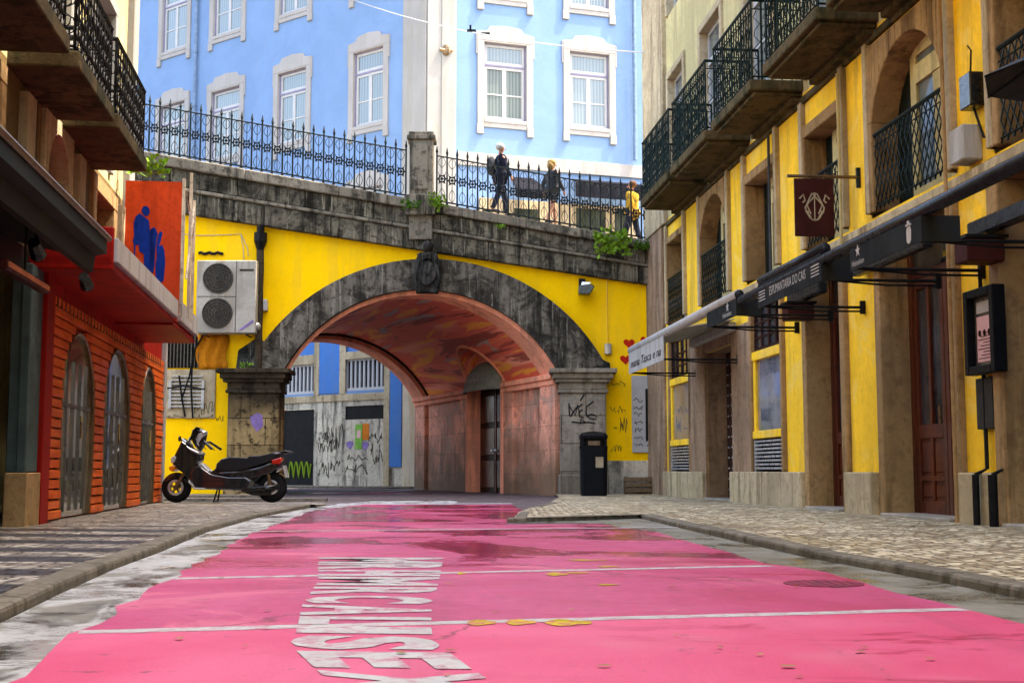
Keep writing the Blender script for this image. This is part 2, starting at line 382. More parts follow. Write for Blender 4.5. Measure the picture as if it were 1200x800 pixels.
# limestone setts
def setts(name, c1, c2, joint, stripes=False, sc=9.0):
    n = N(name)
    v = n.new('ShaderNodeTexVoronoi', feature='DISTANCE_TO_EDGE'); v.inputs['Scale'].default_value = sc; v.inputs['Randomness'].default_value = .55
    vc = n.new('ShaderNodeTexVoronoi'); vc.inputs['Scale'].default_value = sc; vc.inputs['Randomness'].default_value = .55
    flat = n.new('ShaderNodeVectorMath', operation='MULTIPLY'); flat.inputs[1].default_value = (1, 1, 0); n.t.links.new(n.geo, flat.inputs[0])
    for q in (v, vc): n.t.links.new(flat.outputs[0], q.inputs['Vector'])
    bw = n.new('ShaderNodeRGBToBW'); n.t.links.new(vc.outputs['Color'], bw.inputs[0])
    b = n.mix(n.ramp(bw.outputs[0], .25, .75), c1, c2)
    b = n.mix(n.math('MULTIPLY', n.ramp(n.noise(1.2, 5, .6), .45, .7), .6), b, mul(c1, .6))
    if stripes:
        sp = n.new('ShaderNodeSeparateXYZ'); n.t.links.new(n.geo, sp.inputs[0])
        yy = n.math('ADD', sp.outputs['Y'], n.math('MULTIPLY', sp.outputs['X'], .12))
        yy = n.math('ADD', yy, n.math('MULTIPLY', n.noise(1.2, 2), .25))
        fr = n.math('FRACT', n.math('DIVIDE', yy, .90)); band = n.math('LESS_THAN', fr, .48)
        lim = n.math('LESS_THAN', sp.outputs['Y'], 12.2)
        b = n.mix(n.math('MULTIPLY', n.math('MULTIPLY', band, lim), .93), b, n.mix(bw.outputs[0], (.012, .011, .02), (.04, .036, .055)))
    e = n.ramp(v.outputs['Distance'], .02, .10)
    b = n.mix(e, joint, b)
    n.bump(n.math('ADD', n.ramp(v.outputs['Distance'], .0, .22), n.math('MULTIPLY', bw.outputs[0], .7)), .9, .03)
    return n.out(b, n.ramp(n.noise(.8, 4), .35, .65, .30, .7))
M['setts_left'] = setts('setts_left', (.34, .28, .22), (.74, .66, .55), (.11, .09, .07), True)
M['setts_right'] = setts('setts_right', (.34, .26, .15), (.84, .73, .50), (.12, .09, .05), False, 11.0)
M['kerb'] = weathered('kerb', (.32, .28, .22), (.10, .09, .06), .8, .6, speck=.5, scale=2, bump=.5)
M['threshold'] = weathered('threshold', (.55, .50, .42), (.2, .17, .12), .4, .6, speck=.2)
M['ground'] = plain('ground', (.16, .14, .12), .9)
# vault paint: flowing strokes of salmon, orange, dark red and grey
n = N('vault_paint')
rot_ = n.map((1, 1, 1), (0, 0, -.366)); vv = n.map((1.15, .17, 1.3), (.10, 0, 0), src=rot_)
f1 = n.noise(.9, 3, .5, vv, dist=1.4); f2 = n.noise(1.3, 3, .5, n.map((1.3, .16, 1.4), (.14, 0, .05), (5, 2, 1), src=rot_), dist=1.6); f3 = n.noise(8, 5, .7)
b = n.mix(n.ramp(f1, .38, .5), (.98, .38, .25), (.80, .15, .09))
b = n.mix(n.math('MULTIPLY', n.ramp(f2, .57, .61), .9), b, (.95, .42, .06))
b = n.mix(n.math('MULTIPLY', n.ramp(f1, .61, .64), .85), b, (.38, .40, .36))
b = n.mix(n.math('MULTIPLY', n.ramp(f2, .36, .42, 1, 0), .85), b, (.30, .05, .035))
b = n.mix(n.math('MULTIPLY', n.ramp(f3, .5, .75), .2), b, (.45, .16, .12))
n.bump(f3, .4, .02); M['vault_paint'] = n.out(b, .5)
# block joints for ashlar
def ashlar(name, c, dirt, w, h, mortar, speck=.4, bump=.6, patch=None, rough=.85, axis='x'):
    m0 = sooty(name, c, dirt, patch) if name == 'cornice_stone' else weathered(name, c, dirt, .8, rough, speck=speck, bump=bump, patch=patch, pamount=.6)
    t = m0.node_tree; b = t.nodes['Principled BSDF']; src = b.inputs['Base Color'].links[0].from_socket
    geo = [q for q in t.nodes if q.type == 'NEW_GEOMETRY'][0].outputs['Position']
    mp = t.nodes.new('ShaderNodeMapping'); t.links.new(geo, mp.inputs['Vector'])
    mp.inputs['Rotation'].default_value = (R(90), 0, 0) if axis == 'x' else (0, R(-90), R(-90))
    br = t.nodes.new('ShaderNodeTexBrick'); t.links.new(mp.outputs[0], br.inputs['Vector'])
    br.inputs['Scale'].default_value = 1; br.inputs['Brick Width'].default_value = w; br.inputs['Row Height'].default_value = h
    br.inputs['Mortar Size'].default_value = .012; br.inputs['Mortar Smooth'].default_value = .3
    br.inputs['Color1'].default_value = (.82, .82, .82, 1); br.inputs['Color2'].default_value = (1.1, 1.1, 1.1, 1); br.inputs['Mortar'].default_value = (*mortar, 1)
    mx = t.nodes.new('ShaderNodeMix'); mx.data_type = 'RGBA'; mx.blend_type = 'MULTIPLY'; mx.inputs[0].default_value = 1
    t.links.new(src, mx.inputs[6]); t.links.new(br.outputs['Color'], mx.inputs[7]); t.links.new(mx.outputs[2], b.inputs['Base Color'])
    return m0
M['cornice_stone'] = ashlar('cornice_stone', (.20, .19, .155), (.012, .012, .01), 1.3, 4, (.6, .6, .55), .92, 1, (.36, .34, .28))
M['stone_black'] = sooty('stone_black', (.10, .095, .085), (.012, .012, .012), (.24, .23, .2))
M['ring_stone'] = sooty('ring_stone', (.19, .18, .16), (.018, .018, .017), (.34, .33, .30))
M['pier_ashlar'] = ashlar('pier_ashlar', (.42, .36, .28), (.12, .09, .07), 1.1, .62, (.35, .3, .25), .45)
M['pier_dark_ashlar'] = ashlar('pier_dark_ashlar', (.50, .35, .16), (.03, .02, .012), 1.1, .6, (.2, .2, .2), .85, 1)
M['tunnel_ashlar'] = ashlar('tunnel_ashlar', (.88, .38, .25), (.14, .07, .05), .9, .55, (.72, .70, .68), .45, .6, (.48, .32, .24), .6, 'y')

zmix(M['tunnel_ashlar'], 1.9, .3, (.17, .105, .06), .92, .6)
zmix(M['pier_dark_ashlar'], 1.5, 2.3, (.025, .02, .016), .92, .3)
zmix(M['pier_ashlar'], 1.1, .2, (.17, .14, .11), .7, .3)
def tone(m, k):
    """scale a material's base colour"""
    t = m.node_tree; b = t.nodes['Principled BSDF']; src = b.inputs['Base Color'].links[0].from_socket
    mx = t.nodes.new('ShaderNodeMix'); mx.data_type = 'RGBA'; mx.blend_type = 'MULTIPLY'; mx.inputs[0].default_value = 1
    k = (k, k, k) if isinstance(k, (int, float)) else k
    mx.inputs[7].default_value = (*k, 1); t.links.new(src, mx.inputs[6]); t.links.new(mx.outputs[2], b.inputs['Base Color'])
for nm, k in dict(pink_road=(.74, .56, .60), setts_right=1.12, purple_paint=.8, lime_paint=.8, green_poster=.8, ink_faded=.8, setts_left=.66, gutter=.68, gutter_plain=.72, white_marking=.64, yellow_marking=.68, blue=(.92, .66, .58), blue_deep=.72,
                  trim_white=(.57, .58, .60), quoin=(.54, .565, .62), white_paint=.60, frame_violet=.65, stone=(.68, .56, .42), stone_light=.82, stone_red=(.72, .66, .58), stone_mossy=(.72, .66, .55),
                  facade_yellow=(1.12, 1.05, .7), bridge_yellow=(1.0, 1.0, .7), cream=.82, door_red=.75, awning_dark=.62, plank_orange=(.92, .72, .5), red_paint=.85,
                  board_orange=.8, board_blue=.8, ring_stone=(.95, .88, .78), cornice_stone=(.92, .86, .76), stone_black=.7, coping=(.85, .8, .72), kerb=.72, ac_cream=.68, canvas_white=.68,
                  leaf=.75, leaf_lime=.7, orange_cloth=.7, cloth_navy=.5, cloth_grey=.5, hair_white=.6, hair_blond=.6, skin=.65, paper=.7, orange_poster=.8,
                  pier_ashlar=.85, pier_stone=.8, pier_dark_ashlar=.75, pier_dark=.7, canvas_grey=.6, canvas_bar=.6, bin_grey=.6, black_plastic=.6, leather=.6, iron=.7,
                  iron_green=.7, steel_shutter=.7, dark_grille=.7, brown_sign=.7, threshold=.75, teal_grey=.7, concrete=.95, pane_curtain=.75, pane_dark=.7, heart_red=.8).items():
    g_ = {'bridge_yellow': 1.0, 'facade_yellow': .92, 'concrete': .9, 'setts_left': .78}.get(nm, .80)
    k = tuple(g_ * q for q in (k if isinstance(k, tuple) else (k, k, k)))
    if nm in bpy.data.materials: tone(bpy.data.materials[nm], k)
    else: print('no material', nm)
for m_ in M.values():
    if m_ is None: continue
    b_ = m_.node_tree.nodes['Principled BSDF']; nm = m_.name
    lim = .5 if nm in ('chrome', 'silver', 'red_lens', 'orange_lens', 'clear_lens', 'pane_curtain', 'pane_dark', 'pane_shop', 'glass_brown', 'black_paint', 'bronze_rim', 'gutter', 'gutter_plain') else (.28 if nm in ('pink_road', 'asphalt', 'setts_left', 'setts_right', 'door_red', 'black_plastic', 'leather') else .06)
    b_.inputs['Specular IOR Level'].default_value = min(b_.inputs['Specular IOR Level'].default_value, lim)
    if nm in ('door_red', 'plank_orange'): b_.inputs['Coat Weight'].default_value = .08
# ---------------------------------------------------------------- building helpers
def arc_pts(u0, u1, zs, rise, k=14):
    """segmental/semi arch from (u0,zs) over crown to (u1,zs)"""
    w = (u1 - u0) / 2; rr = (w * w + rise * rise) / (2 * rise); cz = zs + rise - rr; c = (u0 + u1) / 2
    a = math.asin(min(1, w / rr))
    if rise > w: a = math.pi - a
    return [(c + rr * math.sin(-a + 2 * a * i / k), cz + rr * math.cos(-a + 2 * a * i / k)) for i in range(k + 1)]
def facade(fr, u0, u1, z0, z1, holes, name, m, parent, n=0.0, split=None):
    """sheet wall with holes (hu0,hu1,hz0,hz1)"""
    mb = MB(); us = sorted({u0, u1, *[h[0] for h in holes], *[h[1] for h in holes]}); us = [u for u in us if u0 <= u <= u1]
    zs = sorted({z0, z1, *[h[2] for h in holes], *[h[3] for h in holes]}); zs = [z for z in zs if z0 <= z <= z1]
    for i in range(len(us) - 1):
        for j in range(len(zs) - 1):
            cu = (us[i] + us[i + 1]) / 2; cz = (zs[j] + zs[j + 1]) / 2
            if any(h[0] < cu < h[1] and h[2] < cz < h[3] for h in holes): continue
            mb.add([fr.P(us[i], n, zs[j]), fr.P(us[i + 1], n, zs[j]), fr.P(us[i + 1], n, zs[j + 1]), fr.P(us[i], n, zs[j + 1])], [(0, 1, 2, 3)])
    return mb.build(name, m, parent)
def surround(fr, u0, u1, z0, z1, w, proud, depth, parent, m, rise=0, sill=True, name='surround', bev=.012):
    mb = MB()
    zt = z1 - rise
    mb.box(u0 - w, u0, -depth, proud, z0, zt, fr); mb.box(u1, u1 + w, -depth, proud, z0, zt, fr)
    top = z1 + w
    if rise:
        pts = arc_pts(u0, u1, zt, rise)
        for a, b in zip(pts[:-1], pts[1:]): mb.prism([a, b, (b[0], top), (a[0], top)], -depth, proud, fr)
        mb.box(u0 - w, u0, -depth, proud, zt, top, fr); mb.box(u1, u1 + w, -depth, proud, zt, top, fr)
    else: mb.box(u0 - w, u1 + w, -depth, proud, zt, top, fr)
    if sill: mb.box(u0 - w - .03, u1 + w + .03, -depth, proud + .04, z0 - .1, z0, fr)
    return mb.build(name, m, parent, bevel=bev)
def casement(fr, u0, u1, z0, z1, n, parent, mf, mp, transom=.7, cols=2, rows=2, fw=.07, mw=.035, name='window', outer=None):
    """window frame (part) with one pane sheet (sub-part)"""
    mb = MB(); d = .05
    mb.box(u0, u0 + fw, n - d, n, z0, z1, fr); mb.box(u1 - fw, u1, n - d, n, z0, z1, fr)
    mb.box(u0 + fw, u1 - fw, n - d, n, z0, z0 + fw * 1.2, fr); mb.box(u0 + fw, u1 - fw, n - d, n, z1 - fw, z1, fr)
    zt = z0 + (z1 - z0) * transom
    if transom < 1: mb.box(u0 + fw, u1 - fw, n - d, n + .012, zt - fw * .7, zt + fw * .7, fr)
    top = zt - fw * .7 if transom < 1 else z1 - fw
    for c in range(1, cols):
        uc = u0 + (u1 - u0) * c / cols; k = fw * .8 if c == cols / 2 else mw
        mb.box(uc - k, uc + k, n - d, n - .004, z0 + fw * 1.2, top, fr)
    for r in range(1, rows):
        zc = z0 + (top - z0) * r / rows
        mb.box(u0 + fw, u1 - fw, n - d, n - .012, zc - mw / 2, zc + mw / 2, fr)
    o = mb.build(name, mf, parent)
    MB().box(u0 + .02, u1 - .02, n - d - .02, n - d * .6, z0 + .02, z1 - .02, fr).build('pane', mp, o)
    return o
def text_mb(mb, s, size, place, ext=.0, shear=0, squash=1.0, offset=0):
    """glyph geometry of a string, place(x,y,z)->world"""
    cu = bpy.data.curves.new('t', 'FONT'); cu.body = s; cu.size = size; cu.extrude = ext; cu.align_x = 'CENTER'; cu.resolution_u = 3; cu.shear = shear; cu.offset = offset
    o = bpy.data.objects.new('t', cu); col.objects.link(o)
    dg = bpy.context.evaluated_depsgraph_get(); me = o.evaluated_get(dg).to_mesh()
    mb.add([place(v.co.x * squash, v.co.y, v.co.z) for v in me.vertices], [tuple(p.vertices) for p in me.polygons])
    o.evaluated_get(dg).to_mesh_clear(); bpy.data.objects.remove(o); bpy.data.curves.remove(cu)
    return mb
def scribble(mb, fr, u, z, w, h, n, rad=.008, k=18, seed=0):
    rnd = random.Random(seed); pts = []
    for i in range(k):
        t = i / (k - 1)
        pts.append(fr.P(u + w * t + rnd.uniform(-.06, .06) * w, n, z + h * rnd.random()))
    mb.tube(pts, rad, 4)
def letters(mb, fr, strokes, u, z, w, h, n, rad=.012):
    """strokes: lists of points in a unit box"""
    for st in strokes: mb.tube([fr.P(u + a * w, n, z + b * h) for a, b in st], rad, 5)
def railing(fr, u0, u1, n0, z0, z1, parent, m, n_back=0.0, pat='scroll', ends=True, name='railing'):
    """balcony railing running u0..u1 at depth n0 with returns to the wall"""
    mb = MB()
    segs = [((u0, n0), (u1, n0))] + ([((u0, n_back), (u0, n0)), ((u1, n_back), (u1, n0))] if ends else [])
    for (a, b) in segs:
        L = math.hypot(b[0] - a[0], b[1] - a[1]); k = max(2, int(L / .13))
        P = lambda t, z: fr.P(a[0] + (b[0] - a[0]) * t, a[1] + (b[1] - a[1]) * t, z)
        mb.tube([P(0, z1), P(1, z1)], .025, 6); mb.tube([P(0, z0 + .05), P(1, z0 + .05)], .014, 4); mb.tube([P(0, z1 - .13), P(1, z1 - .13)], .01, 4)
        for i in range(k + 1):
            t = i / k
            if pat == 'scroll':
                mb.tube([P(t, z0), P(t, z1)], .010 if i % 4 else .016, 4)
                if i < k:
                    tm = t + .5 / k; h = z1 - z0; wv = .42 / k
                    pts = [P(tm + wv * math.sin(q * 2.2) * .9, z0 + h * (.08 + .78 * q / 10)) for q in range(11)]
                    mb.tube(pts, .008, 3)
                    if i % 2: 
                        for zc in (.3, .62):
                            mb.tube([P(tm + wv * 1.2 * math.cos(q), z0 + h * zc + .09 * math.sin(q)) for q in np.linspace(0, 6.28, 9)], .007, 3)
            else:
                if i < k:
                    h = z1 - z0
                    for sgn in (1, -1):
                        mb.tube([P(t + (.5 + sgn * .5 * math.cos(q * math.pi / 2)) / k, z0 + h * q / 8) for q in range(9)], .009, 3)
    return mb.build(name, m, parent)

# ================================================================= THE GROUND
MB().box(-150, 150, -60, 300, -.6, -.02).build('ground', M['ground'])['kind'] = 'structure'
asph = MB().box(-14, 9, -14, 60, RZ - .03, RZ - .004).build('street_asphalt', M['asphalt']); asph['kind'] = 'structure'
def ext(pts, y0=-12):
    a, b = pts[0], pts[1]; t = (y0 - a[1]) / (b[1] - a[1]); return [(a[0] + (b[0] - a[0]) * t, y0)] + list(pts)
KL = [tuple(G(*q)) for q in [(0, 730), (67, 697), (133, 667), (187, 647), (243, 623), (300, 607), (345, 598), (383, 592)]]
KL = [(-1.85, -12)] + [(x, y) for x, y in KL]
PL = [(-1.11, -12), (-1.26, 2.3)] + [tuple(G(*q)) for q in [(20, 793), (90, 743), (143, 710), (200, 678), (253, 648), (300, 623), (367, 598), (425, 591)]]
KR = [(2.5, -12)] + [tuple(G(*q)) for q in [(1200, 702), (1117, 685), (1033, 669), (950, 654), (867, 635), (804, 620), (750, 607)]]
PR = [(2.1, -12)] + [tuple(G(*q)) for q in [(1200, 731), (1137, 714), (1054, 695), (967, 670), (900, 660), (825, 639), (762, 622), (700, 613.5)]] + [tuple(G(590, 614)), tuple(G(618, 601)), tuple(G(600, 591))]
def jag(pts, amp=.03, step=.25, seed=1):
    rnd = random.Random(seed); out = []
    for a, b in zip(pts[:-1], pts[1:]):
        k = max(1, int(math.hypot(b[0] - a[0], b[1] - a[1]) / step))
        for i in range(k): t = i / k; out.append((a[0] + (b[0] - a[0]) * t + rnd.uniform(-amp, amp), a[1] + (b[1] - a[1]) * t))
    return out + [pts[-1]]
def sheet(poly, z, name, m, kind='structure'):
    """triangulated flat sheet"""
    from mathutils.geometry import tessellate_polygon
    tr = tessellate_polygon([[Vector((x, y, 0)) for x, y in poly]])
    o = MB().add([(x, y, z + RZ) for x, y in poly], [t if True else t for t in tr]).build(name, m)
    if o.data.polygons[0].normal.z < 0: o.data.flip_normals()
    o['kind'] = kind; return o
sheet(KL[:] + [(-2.6, 24.3), (-1.0, 24.6), (-1.0, -12)], 0.0, 'gutter_left', M['gutter'])
sheet([(1.0, -12)] + [(1.0, 14.0)] + [tuple(G(602, 612))] + [KR[-1]] + KR[::-1][1:], 0.0, 'gutter_right', M['gutter_plain'])
sheet(jag(PL, .035, .25, 3) + jag(PR, .02, .3, 4)[::-1], .0015, 'pink_road', M['pink_road'])
# white lines across the road, and pale bands painted as sunlit ground
def gline(p, q, w, name='road_line', dz=.0028, m='white_marking'):
    a = np.array(p); b = np.array(q); t = (b - a) / np.linalg.norm(b - a); nn = np.array([-t[1], t[0]]) * w / 2
    rnd = random.Random(int(abs(a[0]) * 100)); top = []; bot = []; K = 24
    for i in range(K + 1):
        c = a + (b - a) * i / K
        top.append(tuple(c + nn * (1 + rnd.uniform(-.15, .15)))); bot.append(tuple(c - nn * (1 + rnd.uniform(-.15, .15))))
    return sheet(top + bot[::-1], dz, name, M[m])
gline(G(92, 741), G(1130, 714), .10); gline(G(205, 678), G(905, 663), .10); gline(G(296, 622.5), G(830, 617.5), .13)
gline(G(395, 590.3), G(600, 589.9), .55, 'sunlit_road_band', .0028)  # bright sunlit, wet crest of the road painted as a pale band
gline(G(186, 587.6, .125), G(383, 590.6, .125), .45, 'sunlit_kerb_band', .128 - RZ, 'threshold')  # pale sheet standing in for the sunlit strip behind the scooter
# side-street ground beyond the pavement, pink dark strip, far kerb and painted sunlit lines under the bridge
sheet([(-13, 25.2), (-1.2, 25.0), (1.05, 29), (-2.9, 39.3), (-3.6, 41.5), (-16, 49)], .0, 'tunnel_floor', M['asphalt'])
gline((-9, 33.3), (-2.6, 31.8), 1.6, 'tunnel_pink_strip', .006, 'pink_marking' if 'pink_marking' in M else 'pink_road')
gline(G(345, 578.8), G(430, 578.2), .5, 'tunnel_sunlit_line', .010)  # white stripes painted where sunlight strikes the tunnel floor
gline(G(430, 578.0), G(488, 573.8), .6, 'tunnel_sunlit_line', .012)
# far pavement along blue wall
mb = MB(); a0 = FB.P(-.2, 2.0, 0); a1 = FB.P(14, 2.0, 0); b1 = FB.P(14, -.3, 0); b0 = FB.P(-.2, -.3, 0)
mb.flat([a0[:2], a1[:2], b1[:2], b0[:2]], 0, .12); mb.build('pavement_far', M['kerb'])['kind'] = 'structure'

def walk(kpts, wallf, z, name, m, y1):
    """pavement between a kerb line and a wall frame"""
    mb = MB(); rows = []
    ks = [p for p in kpts if p[1] <= y1 + .01]
    for x, y in ks:
        wu = y / wallf.t[1]; wp = wallf.P(wu, -.3, 0)
        rows.append(((x, y), (wp[0], wp[1])))
    for (a, b), (c, d) in zip(rows[:-1], rows[1:]):
        vs = [(*a, z), (*b, z), (*d, z), (*c, z)]
        mb.add(vs, [(0, 1, 2, 3)])
    o = mb.build(name, m); o['kind'] = 'structure'
    bad = o.data.polygons[0].normal.z < 0
    if bad: o.data.flip_normals()
    return o
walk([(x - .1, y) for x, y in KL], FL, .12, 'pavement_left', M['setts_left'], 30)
walk([(x + .1, y) for x, y in KR], FR, .12, 'pavement_right', M['setts_right'], 30)
# bulge of the right pavement towards the pier
bulge = [tuple(G(602, 612.0)), tuple(G(608, 604)), tuple(G(622, 598)), tuple(G(645, 592)), (.95, 26.0), (.95, 29.3), (3.5, 29.3), (3.7, 26), FR.P(17.3, -.3, 0)[:2], FR.P(KR[-1][1] / FR.t[1], -.3, 0)[:2]] + [(KR[-1][0] + .1, KR[-1][1])]
sheet(bulge[::-1], .117 - RZ, 'pavement_corner', M['setts_right'])
# kerbs
def kerb(pts, side, name, w=.16, h=.126):
    rnd = random.Random(5); mb = MB()
    for a, b in zip(pts[:-1], pts[1:]):
        a = np.array(a); b = np.array(b); L = np.linalg.norm(b - a); t = (b - a) / L; nn = np.array([-t[1], t[0]]) * side
        k = max(1, int(L / 1.05))
        for i in range(k):
            p = a + t * (L * i / k + .006); q = a + t * (L * (i + 1) / k - .006); j = rnd.uniform(-.008, .008); o = nn * rnd.uniform(-.008, .008)
            mb.flat([tuple(p + o), tuple(q + o), tuple(q + nn * w), tuple(p + nn * w)][::-1 if side < 0 else 1], -.01, h + j)
    o = mb.build(name, M['kerb'], bevel=.02, seg=2); o['kind'] = 'structure'; return o
kerb(KL, 1, 'kerb_left'); kerb(KR, -1, 'kerb_right')
kerb([KR[-1], tuple(G(602, 612)), tuple(G(608, 604)), tuple(G(622, 598)), tuple(G(645, 592))], -1, 'kerb_corner', .14, .119)
MB().box(-13, -3.45, 23.9, 24.15, -.01, .122).build('kerb_side_street', M['kerb'])['kind'] = 'structure'
# pavement in front of the left pier, seen behind the scooter
MB().box(-13, -5.2, 27.3, 29.3, -.01, .12).build('pavement_pier', M['kerb'])['kind'] = 'structure'
# road lettering, read from the kerb: each letter lies on its side
mb = MB()
LET = [('M', 9.55, 8.95), ('R', 8.90, 8.42), ('H', 8.35, 7.9), ('M', 7.82, 7.25), ('R', 7.15, 6.72), ('C', 6.66, 6.28), ('A', 6.22, 5.76), ('L', 5.72, 5.42), ('I', 5.36, 5.14), ('S', 5.06, 4.68), ('E', 4.63, 4.25), ('X', 4.19, 3.80)]
LK = .57 / .64
def lx(y): return LK * np.interp(y, [3.8, 4.3, 4.8, 5.2, 6.2, 7.5, 9.5], [-.50, -.66, -.82, -.86, -1.0, -1.12, -1.42])
def rx(y): return LK * np.interp(y, [3.8, 4.3, 4.8, 5.2, 6.2, 7.5, 9.5], [.0, -.14, -.26, -.32, -.38, -.42, -.50])
for ch, ya, yb in LET:
    tmp = MB(); text_mb(tmp, ch, 1, lambda x, y, z: (x, y, 0), offset=.045)
    xs = [v[0] for v in tmp.v]; ys = [v[1] for v in tmp.v]; x0, x1, y0, y1 = min(xs), max(xs), min(ys), max(ys)
    vs = []
    for v in tmp.v:
        a = (v[0] - x0) / (x1 - x0); c = (v[1] - y0) / (y1 - y0)      # a along reading, c cap height
        Y = ya + (yb - ya) * a; vs.append((lx(Y) + (rx(Y) - lx(Y)) * c, LK * (Y - .05 * c), RZ + .0042))
    mb.add(vs, tmp.f)
# embolden by stacking shifted copies is avoided: glyph meshes widened along y instead
o = mb.build('road_lettering', M['white_marking']); o['kind'] = 'structure'
o.data.validate()
if o.data.polygons[0].normal.z < 0: o.data.flip_normals()
mb = MB()
for (x0, x1, y, h) in [(547, 582, 730, .17), (592, 628, 729.5, .17), (638, 694, 730, .19), (640, 666, 673, .22), (664, 690, 671.5, .08), (665, 712, 656.5, .12), (700, 727, 664, .10), (700, 726, 685.5, .07), (536, 546, 672, .15)]:
    a = G(x0, y); b = G(x1, y); pts = []
    for i in range(16):
        t = 2 * math.pi * i / 16; pts.append(((a[0] + b[0]) / 2 + (b[0] - a[0]) / 2 * math.cos(t), a[1] + h * .5 * math.sin(t) * (1 + .3 * math.cos(3 * t))))
    mb.add([(x, yy, RZ + .0042) for x, yy in pts], [tuple(range(16))])
mb.build('road_yellow_marks', M['yellow_marking'])['kind'] = 'structure'
# litter: small leaves and scraps lying on the pink road
rnd = random.Random(21)

# ================================================================= THE BRIDGE
zc = lambda x: 6.84 - .180 * (x + 2.52)          # coping top
zy = lambda x: 5.68 - .1545 * (x + 2.35)         # top of yellow
bridge = empty('arch_bridge', (-2, WY, 0), 'weathered stone arch bridge painted yellow with pink vault over the street', 'bridge')
SPZ = 2.83; AX0, AX1 = -5.2, 1.05; RISE = 1.9
ipts = arc_pts(AX0, AX1, SPZ, RISE, 36)
epts = arc_pts(-5.95, 2.12, 3.02, 2.42, 36)
xs = sorted(set([-12.5, -8, -5.95, 2.12, 4.6] + [p[0] for p in epts] + list(np.linspace(-12.5, 4.6, 18))))
mb = MB()
def ext_z(x):
    if x <= -5.95 + 1e-6 or x >= 2.12 - 1e-6: return .1
    return np.interp(x, [p[0] for p in epts], [p[1] for p in epts]) - .06
for a, b in zip(xs[:-1], xs[1:]):
    e = 1e-5
    za, zb = ext_z(a + e), ext_z(b - e)
    mb.add([(a, WY, za), (b, WY, zb), (b, WY, zy(b) + .05), (a, WY, zy(a) + .05)], [(0, 1, 2, 3)])
mb.build('yellow_wall', M['bridge_yellow'], bridge)
# arch ring: wedge stones
mb = MB(); K = len(ipts) - 1
for i in range(0, K, 2):
    a, b = i, i + 2
    g = .0
    poly = [ipts[a], ipts[a + 1], ipts[b], epts[b], epts[a + 1], epts[a]]
    cx = sum(p[0] for p in poly) / 6; czz = sum(p[1] for p in poly) / 6
    poly = [(cx + (p[0] - cx) * .998, czz + (p[1] - czz) * .998) for p in poly]
    mb.prism(poly, -.45, .16, FW)
mb.build('arch_ring', M['ring_stone'], bridge, bevel=.005)
# thin inner pink moulding following the arch, and dark joint
D = np.array([-.383, 1.0])
def sweep(profile, s0, s1, name, m, parent, k=8, flip=False):
    rings = []
    for j in range(k + 1):
        s = s0 + (s1 - s0) * j / k
        rings.append([(x + D[0] * s, WY + D[1] * s, z) for x, z in profile])
    mbb = MB().loft(rings, False, False)
    return mbb.build(name, m, parent)
VR = ((AX1 - AX0) ** 2 / 4 + RISE ** 2) / (2 * RISE); VCZ = SPZ + RISE - VR; VH = (AX1 - AX0) / 2
FT = Frame((AX1, WY), D / np.linalg.norm(D), np.array([-1, -.383]) / np.linalg.norm([1, .383]))
LT = 10.3 * np.linalg.norm(D)
du0, du1 = FT.u(592), FT.u(553)
UC, PB, PR_ = (du0 + du1) / 2 + .05, 1.35, 1.02
prof_ = arc_pts(AX0 - .03, AX1, SPZ, RISE + .005, 90)
mb = MB(); NS = 90
for j in range(NS):
    s0 = .30 + 10.1 * j / NS; s1 = .30 + 10.1 * (j + 1) / NS
    for (x0, z0), (x1, z1) in zip(prof_[:-1], prof_[1:]):
        sm = (s0 + s1) / 2; p = np.array([(x0 + x1) / 2 + D[0] * sm - FT.A[0], D[1] * sm]); u_ = p @ FT.t; zm = (z0 + z1) / 2
        q = 1 - ((u_ - UC) / PB) ** 2
        if x0 > -1.5 and q > 0 and zm < SPZ + PR_ * math.sqrt(q): continue
        mb.add([(x0 + D[0] * s0, WY + s0, z0), (x1 + D[0] * s0, WY + s0, z1), (x1 + D[0] * s1, WY + s1, z1), (x0 + D[0] * s1, WY + s1, z0)], [(0, 1, 2, 3)])
mb.build('vault', M['vault_paint'], bridge)
def vn(z): return .934 * (VH - math.sqrt(max(0, VR ** 2 - (z - VCZ) ** 2)))
mb = MB(); th = np.linspace(0, math.pi, 41)
mb.loft([[FT.P(UC + PB * math.cos(t), k * (vn(SPZ + PR_ * math.sin(t)) + .03), SPZ + PR_ * math.sin(t)) for t in th] for k in (0, 1)], False, False)
mb.build('vault_pocket', M['vault_paint'], bridge)
mb = MB(); mb.tube([FT.P(UC + PB * math.cos(t), vn(SPZ + PR_ * math.sin(t)) - .01, SPZ + PR_ * math.sin(t)) for t in th], .055, 6); mb.build('groin_edge', M['pink_stone'], bridge, smooth=True)
mb = MB(); tt = [(UC + PB * math.cos(t), SPZ + PR_ * math.sin(t)) for t in th]
op = arc_pts(du0, du1, SPZ - .02, .62, 20)[::-1]
mb.add([FT.P(u, .0, z) for u, z in tt] + [FT.P(UC + (u - UC) * .001 + (op[min(20, i // 2)][0] - UC), .0, op[min(20, i // 2)][1]) for i, (u, z) in enumerate(tt)], [(i, i + 1, i + 42, i + 41) for i in range(40)])
mb.build('lunette_wall', M['pink_stone'], bridge)
MB().tube([(x * 1 + D[0] * 9.22, WY + 9.22, z - .02) for x, z in arc_pts(AX0, AX1, SPZ, RISE, 40)], .05, 6).build('vault_joint', M['pier_dark'], bridge)
